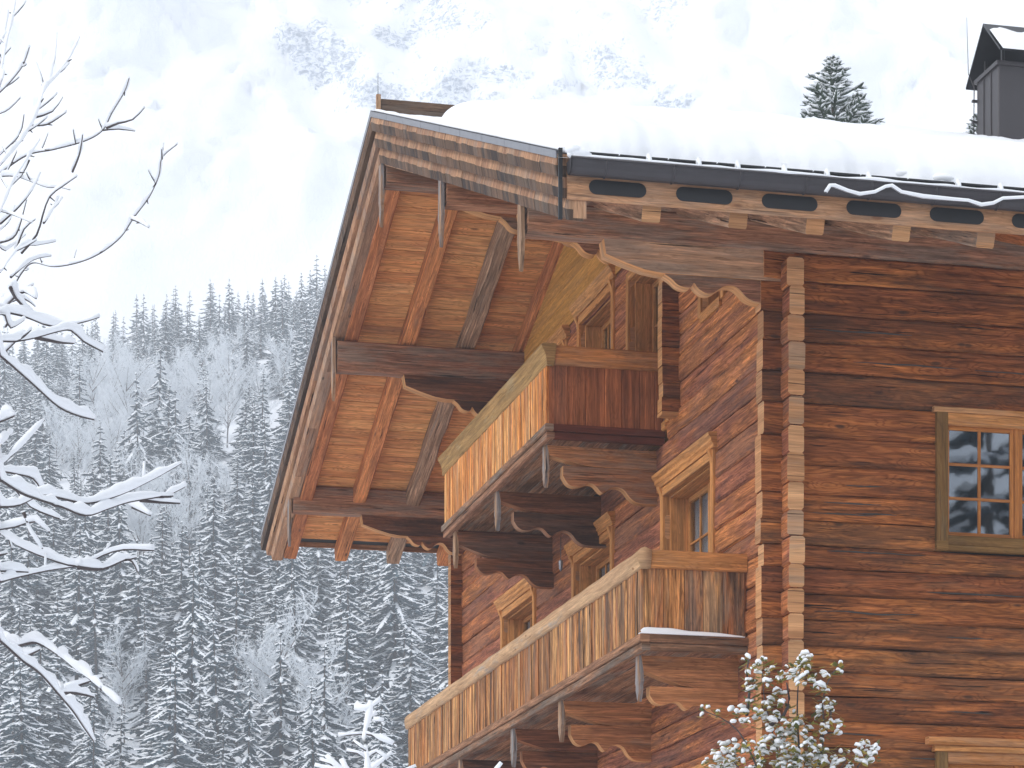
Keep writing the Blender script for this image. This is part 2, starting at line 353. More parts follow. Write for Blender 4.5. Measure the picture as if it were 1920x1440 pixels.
# ---- log walls ----
def joints(seed, z0, z1, lo, hi):
    rs = random.Random(seed); z = z0; out = [z]
    while z < z1:
        z += rs.uniform(lo, hi); out.append(z)
    return out
SJ = [-1.6, -1.1, -.6, -.1, .4, .85, 1.3, 1.75, 2.2, 2.62, 3.0, 3.38, 3.75, 4.12, 4.47, 4.8, 5.13, 5.45, 5.75, 6.08, 6.43, 6.76, 7.09, 7.38, 7.7, 8.04, 8.41, 8.78, 9.2, 9.6, 9.99, 10.36, 10.77, 11.12, 11.44]
side_open = [(2.12, 4.22, 7.5, 9.12), (2.12, 4.22, 2.9, 4.72)]
mb = MB()
for i in range(len(SJ) - 1):
    z0, z1 = SJ[i], SJ[i + 1]
    xs = [(-.33 + random.uniform(-.025, .02), XE - 1.0)]
    for (a, b_, c, d) in side_open:
        if z1 > c + .02 and z0 < d - .02:
            # a log that a window cuts through
            xs = [q for x0, x1 in xs for q in (((x0, a), (b_, x1)) if (x0 < a and x1 > b_) else ((x0, x1),))]
    rnd = rr(); dy = random.uniform(-.012, .012)
    for x0, x1 in xs:
        mb.box(x0, x1, 0 + dy, .24, z0 + .004, z1 - .004, 'x', max(2, int((x1 - x0) / .16)), .014, .028, 0, 1, rnd)
part(mb, 'side_wall', [M['side'], M['end']])

GO = [(2.95, 5.25, 6.5, 9.12), (8.15, 10.4, 6.5, 9.12), (13.2, 15.5, 6.5, 9.12),
      (5.1, 7.1, 10.2, 12.8), (8.1, 10.05, 10.2, 12.95), (11.0, 13.0, 10.2, 12.8), (2.5, 3.4, 11.27, 11.95),
      (2.95, 5.25, 2.0, 4.6), (8.15, 10.4, 2.0, 4.6), (13.2, 15.5, 2.0, 4.6)]
GJ = joints(3, -1.6, 15.0, .29, .38)
GX0, GX1 = -.075, .14
mb = MB()
for i in range(len(GJ) - 1):
    z0, z1 = GJ[i], GJ[i + 1]
    lim = T(-.1) - .75
    if z1 > 11.25:
        h = z1 + .62
        y0 = RY - (15.9 - h) / .388; y1 = RY + (15.9 - h) / .358
        if y1 - y0 < .5: break
        y0 = max(y0, .26); y1 = min(y1, 19.1)
    else:
        y0, y1 = -.25 + random.uniform(-.03, .02), 19.5
    ys = [(y0, y1)]
    for (a, b_, c, d) in GO:
        if z1 > c + .02 and z0 < d - .02:
            ys = [q for p0, p1 in ys for q in (((p0, a), (b_, p1)) if (p0 < a and p1 > b_) else ((p0, p1),))]
    rnd = rr(); dx = random.uniform(-.012, .012)
    for p0, p1 in ys:
        if p1 - p0 < .05: continue
        mb.box(GX0 + dx, GX1, p0, p1, z0 + .004, z1 - .004, 'y', max(2, int((p1 - p0) / .2)), .014, .028, 0, 1, rnd)
part(mb, 'gable_wall', [M['gable'], M['end']])
# far side wall and back wall, plain courses
mb = MB()
for i in range(len(SJ) - 1):
    mb.box(-.3, XE - 1, 19.0, 19.24, SJ[i] + .004, SJ[i + 1] - .004, 'x', 6, .008, .02, 0, 1)
part(mb, 'far_side_wall', [M['side'], M['end']])
mb = MB()
for i in range(len(GJ) - 1):
    h = GJ[i + 1] + .62; y0, y1 = -.2, 19.4
    if GJ[i + 1] > 11.2: y0 = max(.3, RY - (15.9 - h) / .388); y1 = min(19.1, RY + (15.9 - h) / .358)
    if y1 - y0 < .5: break
    mb.box(XE - 1.2, XE - 1.0, y0, y1, GJ[i], GJ[i + 1] - .006, 'y', 4, .006, .02)
part(mb, 'back_wall', [M['gable']])
# crossing inner walls whose log ends stick out of the gable
for yc in (4.5, 14.2):
    mb = MB(); zs = joints(int(yc * 7), 10.17, 12.9, .2, .3)
    for i in range(len(zs) - 1):
        mb.box(-.33 + random.uniform(-.012, .012), 0.1, yc, yc + .22, zs[i] + .004, zs[i + 1] - .004, 'x', 2, .006, .014, 0, 1)
    mb.box(-.34, -.0, yc - .012, yc + .23, 10.12, 10.165, 'x', 1, 0, .004, 1)
    part(mb, 'crossing_wall', [M['side'], M['pale_edge']])
# ochre boards under the roof peak
mb = MB()
z = 13.12
while z < 15.0:
    h = z + .24 + .6; y0 = max(5.0, RY - (15.9 - h) / .388); y1 = min(14.1, RY + (15.9 - h) / .358)
    if y1 - y0 < .4: break
    for (a, b_) in ((y0, RY), (RY, y1)):
        mb.box(-.10, -.077, a + .003, b_, z, z + .232, 'y', 3, .002, .005)
    z += .236
part(mb, 'gable_cladding', [M['yellow']])

# ---- windows and doors in the gable ----
def gable_window(y0, y1, z0, z1, cols=3, rows=3, cornice=True, trim=M['trim']):
    fx = .30; mb = MB(); t_ = .13
    # outer trim boards (proud of the logs)
    for a, b_ in ((y0 - t_, y0), (y1, y1 + t_)):
        mb.box(-.11, .02, a, b_, z0 - .05, z1 + t_, 'z', 1, 0, .01)
    mb.box(-.112, .02, y0, y1, z1, z1 + t_ - .002, 'y', 1, 0, .01)
    mb.box(-.12, .02, y0, y1, z0 - .14, z0, 'y', 1, 0, .01)
    # reveal lining
    mb.box(.0, fx + .02, y1 - .03, y1 - .002, z0, z1, 'z'); mb.box(.0, fx + .02, y0 + .002, y0 + .03, z0, z1, 'z')
    mb.box(.0, fx + .02, y0 + .03, y1 - .03, z1 - .03, z1 - .002, 'y'); mb.box(.0, fx + .02, y0 + .03, y1 - .03, z0 + .002, z0 + .03, 'y')
    w_ = mb.build('window', [trim], house); place(w_)
    if cornice:
        mc = MB(); zt = z1 + t_
        prof = [(-.06, zt), (-.13, zt), (-.135, zt + .05), (-.16, zt + .08), (-.165, zt + .12), (-.20, zt + .16), (-.21, zt + .2), (-.06, zt + .22)]
        mc.prism([(x, y0 - .24, z) for x, z in prof], (0, y1 - y0 + .48, 0), (lambda p: p.x, lambda p: p.z), along=True)
        # turned bracket pieces at the two ends
        for yy in (y0 - .10, y1 + .02):
            br = [(-.05, zt - .2), (-.08, zt - .18), (-.09, zt - .1), (-.12, zt - .03), (-.13, zt + .002), (-.05, zt + .002)]
            mc.prism([(x - .03, yy, z) for x, z in br], (0, .1, 0), (lambda p: p.z, lambda p: p.x))
        mc.build('cornice', [trim], w_)
    # sashes: two leaves with glazing bars
    ym = (y0 + y1) / 2
    for a, b_ in ((y0, ym - .06), (ym + .06, y1)):
        ms_ = MB(); s_ = .09
        ms_.box(fx - .03, fx + .04, a, a + s_, z0, z1, 'z'); ms_.box(fx - .03, fx + .04, b_ - s_, b_, z0, z1, 'z')
        ms_.box(fx - .028, fx + .04, a + s_, b_ - s_, z1 - .1, z1, 'y'); ms_.box(fx - .028, fx + .04, a + s_, b_ - s_, z0, z0 + .1, 'y')
        for k in range(1, cols):
            yy = a + s_ + (b_ - a - 2 * s_) * k / cols; ms_.box(fx - .01, fx + .03, yy - .016, yy + .016, z0 + .1, z1 - .1, 'z')
        for k in range(1, rows):
            zz = z0 + .1 + (z1 - z0 - .2) * k / rows; ms_.box(fx - .012, fx + .03, a + s_, b_ - s_, zz - .016, zz + .016, 'y')
        ms_.build('sash', [trim], w_)
        mg = MB(); mg.box(fx + .008, fx + .014, a + s_ - .01, b_ - s_ + .01, z0 + .09, z1 - .09, 'z', ch=.001)
        mg.build('pane', [M['gglass']], w_)
    mp = MB(); mp.box(fx - .05, fx + .05, ym - .06, ym + .06, z0, z1, 'z'); mp.build('mullion', [trim], w_)
    mcu = MB(); n_ = 60; vs = []; 
    for i in range(n_ + 1):
        yy = y0 + .05 + (y1 - y0 - .1) * i / n_
        vs += [(fx + .06 + .015 * math.sin(i * 1.3), yy, z0 + .05), (fx + .06 + .015 * math.sin(i * 1.3), yy, z1 - .05)]
    keep = list(range(n_))
    mcu.add(vs, [(2 * i, 2 * i + 2, 2 * i + 3, 2 * i + 1) for i in keep], [[(0, 0)] * 4 for i in keep], smooth=True)
    mcu.build('curtain', [M['curtain']], w_)
    return w_
for (a, b_, c, d) in GO[:3]: gable_window(a, b_, c, d, 2, 4)
gable_window(*GO[3], 3, 4, cornice=False); gable_window(*GO[4], 3, 4); gable_window(*GO[5], 3, 4)
gable_window(*GO[6], 1, 1, cornice=False)
for (a, b_, c, d) in GO[7:]: gable_window(a, b_, c, d, 2, 3)
# dark shells added behind the openings to block light inside
mb = MB()
mb.box(.9, .95, .3, 18.9, -1.5, 10.9, 'y'); mb.box(.9, .95, 4.8, 14.2, 10.9, 13.2, 'y'); mb.box(.5, 13.5, 1.2, 1.25, -1.5, 11.2, 'x')
mb.box(.2, 13.5, .3, 18.9, 5.9, 6.1, 'y'); mb.box(.2, 13.5, .3, 18.9, 9.6, 9.8, 'y')
part(mb, 'light_block_shells', [M['room']])

def side_window(x0, x1, z0, z1, head):
    mb = MB(); t_ = .14
    mb.box(x0 - .02, x0 + t_, -.06, .03, z0 - .05, z1 + .02, 'z', 1, 0, .008)
    mb.box(x1 - t_, x1 + .02, -.06, .03, z0 - .05, z1 + .02, 'z', 1, 0, .008)
    mb.box(x0 + t_, x1 - t_, -.05, .04, z0 - .1, z0 + .03, 'x', 1, 0, .008)
    mb.box(x0 - .02, x0 + t_, -.062, .03, z0 - .17, z0 - .05, 'x', 1, 0, .004)
    mb.box(x0 + t_, x1 + .02, -.057, .03, z0 - .17, z0 - .1, 'x', 1, 0, .004)
    w_ = mb.build('window', [M['olive']], house); place(w_)
    mh = MB(); mh.box(x0 + t_, x1 - t_, -.052, .05, z1 - .13, z1 + .02, 'x', 1, 0, .008)
    if head:
        mh.box(x0 - .06, x1 + .06, -.09, .02, z1 + .02, z1 + .10, 'x', 1, 0, .01); mh.box(x0 - .16, x1 + .16, -.15, .02, z1 + .10, z1 + .2, 'x', 1, 0, .03)
    else:
        mh.box(x0 - .06, x1 + .06, -.075, .02, z1 + .02, z1 + .09, 'x', 1, 0, .01)
    mh.build('cornice', [M['rail']], w_)
    xi0, xi1 = x0 + t_, x1 - t_; zi0, zi1 = z0 + .03, z1 - .13
    xm = (xi0 + xi1) / 2; fy = .06; s_ = .05
    for a, b_ in ((xi0, xm - .035), (xm + .035, xi1)):
        m_ = MB()
        m_.box(a, a + s_, fy - .03, fy + .03, zi0, zi1, 'z'); m_.box(b_ - s_, b_, fy - .03, fy + .03, zi0, zi1, 'z')
        m_.box(a + s_, b_ - s_, fy - .028, fy + .03, zi1 - s_, zi1, 'x'); m_.box(a + s_, b_ - s_, fy - .028, fy + .03, zi0, zi0 + .06, 'x')
        xx = (a + b_) / 2; m_.box(xx - .02, xx + .02, fy - .015, fy + .02, zi0 + .06, zi1 - s_, 'z')
        for k in (1, 2):
            zz = zi0 + .06 + (zi1 - zi0 - .11) * k / 3; m_.box(a + s_, b_ - s_, fy - .017, fy + .02, zz - .018, zz + .018, 'x')
        m_.build('sash', [M['sash']], w_)
        g_ = MB(); g_.box(a + s_ - .01, b_ - s_ + .01, fy + .002, fy + .008, zi0 + .05, zi1 - .04, 'x', ch=.001); g_.build('pane', [M['glass']], w_)
    m_ = MB(); m_.box(xm - .035, xm + .035, fy - .05, fy + .04, zi0, zi1, 'z'); m_.build('mullion', [M['sash']], w_)
    m_ = MB(); m_.box(x0 + .02, x1 - .02, .1, .24, z1 - .13, z1 - .05, 'x'); m_.box(x0 + .02, x1 - .02, .1, .24, z0 - .02, z0 + .03, 'x')
    m_.box(x0 + .02, x0 + t_, .1, .24, z0 + .03, z1 - .13, 'z'); m_.box(x1 - t_, x1 - .02, .1, .24, z0 + .03, z1 - .13, 'z'); m_.build('lining', [M['trim']], w_)
    mcu = MB(); vs = []; n_ = 30
    for i in range(n_ + 1):
        xx = xm + .28 + (xi1 - xm - .3) * i / n_
        vs += [(xx, .3 + .025 * math.sin(i * 1.1), zi0), (xx, .3 + .025 * math.sin(i * 1.1), zi1)]
    mcu.add(vs, [(2 * i, 2 * i + 2, 2 * i + 3, 2 * i + 1) for i in range(n_)], [[(0, 0)] * 4] * n_, smooth=True)
    mcu.build('curtain', [M['curtain']], w_)
side_window(2.04, 4.3, 7.56, 9.16, False)
side_window(2.04, 4.3, 2.95, 4.76, True)

# ---- roof ----
mb = MB()
def slab(x0, x1, ya, yb, top, bot, mi=0, n=1):
    pts = [(x0, ya, T(ya) + top), (x0, yb, T(yb) + top), (x0, yb, T(yb) + bot), (x0, ya, T(ya) + bot)]
    mb.prism(pts, (x1 - x0, 0, 0), (lambda p: p.x, lambda p: p.y), mi)
slab(XV + .16, XE, YN + .03, RY, -.02, -.47); slab(XV + .16, XE, RY, YF - .03, -.02, -.47)
# bare shingle courses near the verge where the snow is thin
for k in range(40):
    ya = YN + .05 + k * (RY - YN) / 40; x = XV + .16
    while x < -1.6:
        wd = random.uniform(.12, .24)
        mb.box(x, x + wd - .01, ya, ya + .03, T(ya) - .03, T(ya) + .01, 'x', 1, 0, .003)
        x += wd
roof = part(mb, 'roof', [M['black']])
def slope_boards(name, ya, yb, x0, x1, step, mat, zoff):
    b2 = MB(); y = ya; sg = 1 if yb > ya else -1
    while (yb - y) * sg > .02:
        st = min(step * random.uniform(.85, 1.15), abs(yb - y)); y2 = y + sg * st
        lo, hi = min(y, y2) + .006, max(y, y2) - .006; zr = random.uniform(-.008, .004)
        p = [(x0, lo, T(lo) + zoff), (x0, hi, T(hi) + zoff), (x0, hi, T(hi) + zoff - .025 + zr), (x0, lo, T(lo) + zoff - .025 + zr)]
        b2.prism(p, (x1 - x0, 0, 0), (lambda q: q.x, lambda q: q.y + q.z), along=True); y = y2
    o = b2.build(name, [mat], roof); return o
slope_boards('soffit_boards', RY - .02, YN + .2, XV + .24, .0, .24, M['soffit'], -.475)
slope_boards('soffit_boards', RY + .02, YF - .2, XV + .24, .0, .27, M['soffit'], -.475)
slope_boards('soffit_boards', -.0, YN + .1, .0, XE - .1, .24, M['soffit'], -.475)
# rafters
RX = [-3.17, -2.15, -1.1, -.08] + [-.08 + 1.09 * k for k in range(1, 14)]
for i, x in enumerate(RX):
    m_ = MB(); wd = .24 if i != 2 else .26
    a, b_ = RY + .05, YF + .02
    off = -.66
    m_.beam((x, a, T(a) + off), (x, b_, T(b_) + off), wd, .3, (0, 0, 1), 40, .008 if i != 2 else .03, .02)
    m_.build('rafter', [M['rafter_grey'] if i == 2 else M['rafter']], roof)
TX = [-3.20, -2.45, -1.37, -.40, .70, 1.80] + [1.8 + 1.09 * k for k in range(1, 11)]
for i, x in enumerate(TX):
    m_ = MB(); a, b_ = RY - .05, (YN + .13 if i else -1.5); off = -.60
    m_.beam((x, a, T(a) + off), (x, b_, T(b_) + off), .23, .24, (0, 0, 1), 30, .008, .015, 0, 1)
    m_.build('rafter', [M['rafter_grey'] if i in (1, 2, 3, 4, 5) else M['rafter'], M['end']], roof)
m_ = MB(); m_.beam((-3.37, -1.95, T(-1.95) - .60), (-3.37, YN + .13, T(YN + .13) - .60), .2, .24, (0, 0, 1), 3, .003, .015, 0, 1); m_.build('rafter', [M['rafter'], M['end']], roof)
# near eave fascia with long vent slots
m_ = MB()
m_.box(XV + .1, XE, YN - .03, YN, 10.78, 11.14, 'x', 60, .003, .006)
m_.build('fascia', [M['fascia']], roof)
for k in range(16):
    xa = -3.26 + 1.065 * k; xb = xa + .70; r_ = .085; zc = 10.945
    pts = []
    for j in range(9):
        t_ = math.pi / 2 + math.pi * j / 8; pts.append((xa + r_ + math.cos(t_) * r_, YN - .03, zc + math.sin(t_) * r_))
    for j in range(9):
        t_ = -math.pi / 2 + math.pi * j / 8; pts.append((xb - r_ + math.cos(t_) * r_, YN - .03, zc + math.sin(t_) * r_))
    m_ = MB(); m_.prism(pts, (0, -.008, 0), (lambda p: p.x, lambda p: p.z)); m_.build('vent', [M['black']], roof)
m_ = MB(); m_.box(XV + .1, XE, YF, YF + .03, T(YF) - .55, T(YF) - .02, 'x', 10, .003); m_.build('fascia', [M['fascia']], roof)
# gutter
m_ = MB(); n_ = 10; GYC = YN - .14; GZ = 11.20; gr = .115
gx0, gx1 = -3.53, XE
pr = [(GYC + gr * math.cos(math.pi + math.pi * j / n_), GZ + 1.55 * gr * math.sin(math.pi + math.pi * j / n_)) for j in range(n_ + 1)]
pr_in = [(GYC + (y - GYC) * .93, GZ + (z - GZ) * .93) for y, z in reversed(pr)]
m_.prism([(gx0, y, z) for y, z in pr + pr_in], (gx1 - gx0, 0, 0), (lambda p: p.x, lambda p: p.y))
m_.prism([(gx0, y, z) for y, z in pr], (.02, 0, 0), (lambda p: p.x, lambda p: p.y))
m_.tube([(gx0, GYC - gr, GZ), (gx1, GYC - gr, GZ)], .014, 6)
m_.build('gutter', [M['metal']], roof)
for k in range(22):
    x = -3.1 + k * .82; m_ = MB()
    m_.tube([(x, y * 1.0 + (y - GYC) * .03, z - .004) for y, z in pr], .012, 5, flat=.6)
    m_.build('gutter_bracket', [M['metal']], roof)
# slab edge of black roofing above the gutter
m_ = MB()
x = -3.5
while x < XE:
    m_.box(x, x + .58, YN - .12, YN + .3, T(YN) - .02, T(YN) + .01, 'x', 1, 0, .006); x += .6
m_.box(-3.5, XE, YN + .3, YN + .34, T(YN + .3) + .12, T(YN + .3) + .16, 'x', 1, 0, .01)
m_.build('eave_edge', [M['black']], roof)

# verge: three rows of shingles stepping back, zinc flashing on top
def verge(ya, yb, name):
    sg = 1 if yb > ya else -1
    m_ = MB(); L = abs(yb - ya)
    for row in range(3):
        zt = .0 - .25 * row; hh = .27; xo = XV + .065 * row
        y = 0; L = abs(yb - ya) - (.28 * row if sg > 0 else 0)
        while y < L:
            wd = random.uniform(.20, .50) if sg < 0 else random.uniform(1.2, 2.6)
            a = ya + sg * y; b_ = ya + sg * min(L, y + wd); y += wd
            lo, hi = min(a, b_) + .003, max(a, b_) - .003
            if hi - lo < .02: continue
            j1 = random.uniform(-.004, .004); dx = random.uniform(-.003, .003)
            rnd = rr()
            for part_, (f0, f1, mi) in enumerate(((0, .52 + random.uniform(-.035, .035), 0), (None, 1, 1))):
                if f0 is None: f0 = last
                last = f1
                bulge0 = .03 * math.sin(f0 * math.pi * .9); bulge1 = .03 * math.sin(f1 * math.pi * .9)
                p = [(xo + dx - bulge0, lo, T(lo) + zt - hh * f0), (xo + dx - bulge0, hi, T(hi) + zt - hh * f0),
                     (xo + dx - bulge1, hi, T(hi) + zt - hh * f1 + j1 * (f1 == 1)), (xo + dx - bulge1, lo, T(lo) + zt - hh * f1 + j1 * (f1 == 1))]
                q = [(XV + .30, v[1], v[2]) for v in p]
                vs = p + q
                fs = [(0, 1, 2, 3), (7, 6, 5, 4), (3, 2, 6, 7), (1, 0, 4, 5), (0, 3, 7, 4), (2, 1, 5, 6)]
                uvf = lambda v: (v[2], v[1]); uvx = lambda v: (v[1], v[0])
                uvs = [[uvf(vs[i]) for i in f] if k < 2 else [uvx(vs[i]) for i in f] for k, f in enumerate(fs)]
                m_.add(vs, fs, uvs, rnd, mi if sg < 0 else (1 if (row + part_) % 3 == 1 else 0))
    # backing face board the rows are nailed to
    ye = yb - (.55 if sg > 0 else 0)
    p = [(XV + .18, ya, T(ya) - .03), (XV + .18, ye + (.35 if sg > 0 else 0), T(yb) + .05), (XV + .18, ye, T(ye) - .74), (XV + .18, ya, T(ya) - .80)]
    m_.prism(p, (.16, 0, 0), (lambda q: q.y, lambda q: q.z), 0)
    m_.build('verge_boards', [M['verge'], M['verge_dark']], roof)
    f_ = MB(); n_ = 9
    for k in range(n_):
        a = ya + (yb - ya) * k / n_; b_ = ya + (yb - ya) * (k + 1) / n_ - sg * .012
        p = [(XV - .03, a, T(a) + .045), (XV - .03, b_, T(b_) + .045), (XV - .03, b_, T(b_) - .055), (XV - .03, a, T(a) - .055)]
        f_.prism(p, (.012, 0, 0), (lambda q: q.y, lambda q: q.z))
        p = [(XV - .03, a, T(a) + .045), (XV - .03, b_, T(b_) + .045), (XV - .03, b_, T(b_) + .035), (XV - .03, a, T(a) + .035)]
        f_.prism(p, (.25, 0, 0), (lambda q: q.y, lambda q: q.z))
    f_.build('verge_flashing', [M['flash']], roof)
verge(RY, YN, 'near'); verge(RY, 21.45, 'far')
# dark end plate of the verge at the near eave
m_ = MB(); m_.prism([(XV - .01, YN - .02, T(YN) + .05), (XV - .01, YN - .02, T(YN) - .78), (XV + .035, YN - .02, T(YN) - .78), (XV + .035, YN - .02, T(YN) + .05)], (0, -.04, 0), (lambda q: q.x, lambda q: q.z))
m_.build('verge_end_plate', [M['black']], roof)
# ridge weather boards
m_ = MB()
for k in range(6):
    x = -3.48 + k * 2.0; m_.box(x, x + 1.99, RY - .02, RY + .02, 15.92, 16.14, 'x', 4, .003, .004)
m_.build('ridge_board', [M['verge_dark']], roof)
m_ = MB(); m_.box(-3.56, -3.49, RY - .04, RY + .03, 15.85, 16.2, 'z'); m_.build('ridge_post', [M['pend']], roof)
m_ = MB(); m_.tube([(-3.53, RY, 16.15), (-3.53, RY, 16.55)], [.006, .003], 5); m_.tube([(-3.53, RY, 16.16), (-3.53, RY, 16.21)], .022, 6)
m_.build('lightning_rod', [M['metal']], roof)

# ---- purlins with carved consoles and pendants ----
def scallop(x0, x1, ztop, zb, n=24, style=0):
    # lower outline from the tip x0 to the wall x1 as carved S curves; returns list of (x, z)
    L = x1 - x0; pts = []
    ctrl = [(0, .03), (.05, .18), (.10, .42), (.16, .52), (.21, .50), (.235, .30), (.27, .52), (.33, .70), (.39, .68), (.45, .46), (.50, .33), (.57, .33), (.62, .50), (.67, .77), (.74, .92), (.84, .98), (.90, .95), (.93, .80), (.97, .84), (1.0, 1.0)]
    if style: ctrl = [(0, .30), (.05, .52), (.12, .60), (.2, .55), (.26, .48), (.32, .52), (.37, .68), (.41, .74), (.46, .62), (.54, .54), (.62, .62), (.68, .84), (.75, .97), (.85, 1.0), (1.0, 1.0)]
    for f_, g_ in ctrl: pts.append((x0 + L * f_, ztop + (zb - ztop) * g_))
    return pts
def console(yc, th, ztop, x_up, x_lo, h_up, h_tot, parent, mats, xw=.1, style=0):
    """upper tier: plain log with bevelled nose; lower tier: scalloped board"""
    m_ = MB(); zb = ztop - h_up
    up = [(x_up, ztop), (x_up + .03, ztop - h_up * .5), (x_up + .3, ztop - h_up * .74), (x_up + .55, ztop - h_up * .93), (x_up + .75, zb), (xw, zb), (xw, ztop)]
    m_.prism([(x, yc - th / 2, z) for x, z in up], (0, th, 0), (lambda p: p.x, lambda p: p.z), 0, 1)
    lo = scallop(x_lo, xw - .1, zb - .003, ztop - h_tot, style=style)
    lo = [(x_lo, zb - .003)] + lo + [(xw, ztop - h_tot * .98), (xw, zb - .003)]
    # refine
    fine = []
    for i in range(len(lo)):
        fine.append(lo[i])
        if 1 <= i < len(lo) - 3:
            p_1 = lo[max(1, i - 1)]; p0 = lo[i]; p1 = lo[i + 1]; p2 = lo[min(len(lo) - 2, i + 2)]
            for t_ in (.33, .66):
                h_ = lambda k: .5 * (2 * p0[k] + (-p_1[k] + p1[k]) * t_ + (2 * p_1[k] - 5 * p0[k] + 4 * p1[k] - p2[k]) * t_ * t_ + (-p_1[k] + 3 * p0[k] - 3 * p1[k] + p2[k]) * t_ ** 3)
                fine.append((h_(0), min(h_(1), zb - .003)))
    th2 = th - .03
    m_.prism([(x, yc - th2 / 2, z) for x, z in fine], (0, th2, 0), (lambda p: p.x, lambda p: p.z), 2 if len(mats) > 2 else 0, 1)
    return m_.build('console', mats, parent)
def pendant(x, yc, ztop, length, parent, wd=.24, th=.05):
    m_ = MB(); h = wd / 2; zb = ztop - length
    pts = [(x, yc - h * .75, ztop), (x, yc - h * .85, zb + length * .55), (x, yc - h, zb + length * .42), (x, yc - h * .7, zb + length * .34), (x, yc - h * .75, zb + length * .25), (x, yc, zb),
           (x, yc + h * .75, zb + length * .25), (x, yc + h * .7, zb + length * .34), (x, yc + h, zb + length * .42), (x, yc + h * .85, zb + length * .55), (x, yc + h * .75, ztop)]
    m_.prism(pts, (th, 0, 0), (lambda p: p.z, lambda p: p.y)); return m_.build('pendant', [M['pend']], parent)
def purlin(yc, zt, zb, mat, x_up=-2.35, x_lo=-1.55, cm=None, h_up=.36, h_tot=.72, wd=.3, xend=1.2, pend=True, pz=None):
    m_ = MB(); m_.box(-3.42, xend, yc - wd / 2, yc + wd / 2, zb, zt, 'x', 24, .014, .03)
    o = part(m_, 'purlin', [mat])
    console(yc, wd - .06, zb - .003, x_up, x_lo, h_up, h_tot, o, [cm or M['console'], M['pale_edge'], M['console_dark'] if cm is M['console_dark'] else M['purlin']])
    if pend: pendant(-3.50, yc, pz[0], pz[0] - pz[1], o)
    return o
purlin(.13, 11.52, 11.12, M['purlin'], -2.43, -1.62, M['console_light'], .38, .68, .3, 14, pz=(11.6, 10.66))
purlin(4.95, 13.40, 13.0, M['purlin'], pz=(13.45, 12.42))
purlin(RY, 15.1, 14.75, M['purlin'], pz=(15.1, 14.11))
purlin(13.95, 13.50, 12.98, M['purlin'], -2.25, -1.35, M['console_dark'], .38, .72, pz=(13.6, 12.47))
purlin(18.85, 12.07, 11.57, M['purlin'], -2.1, -1.2, M['console_dark'], .36, .66, pz=(12.0, 10.92))

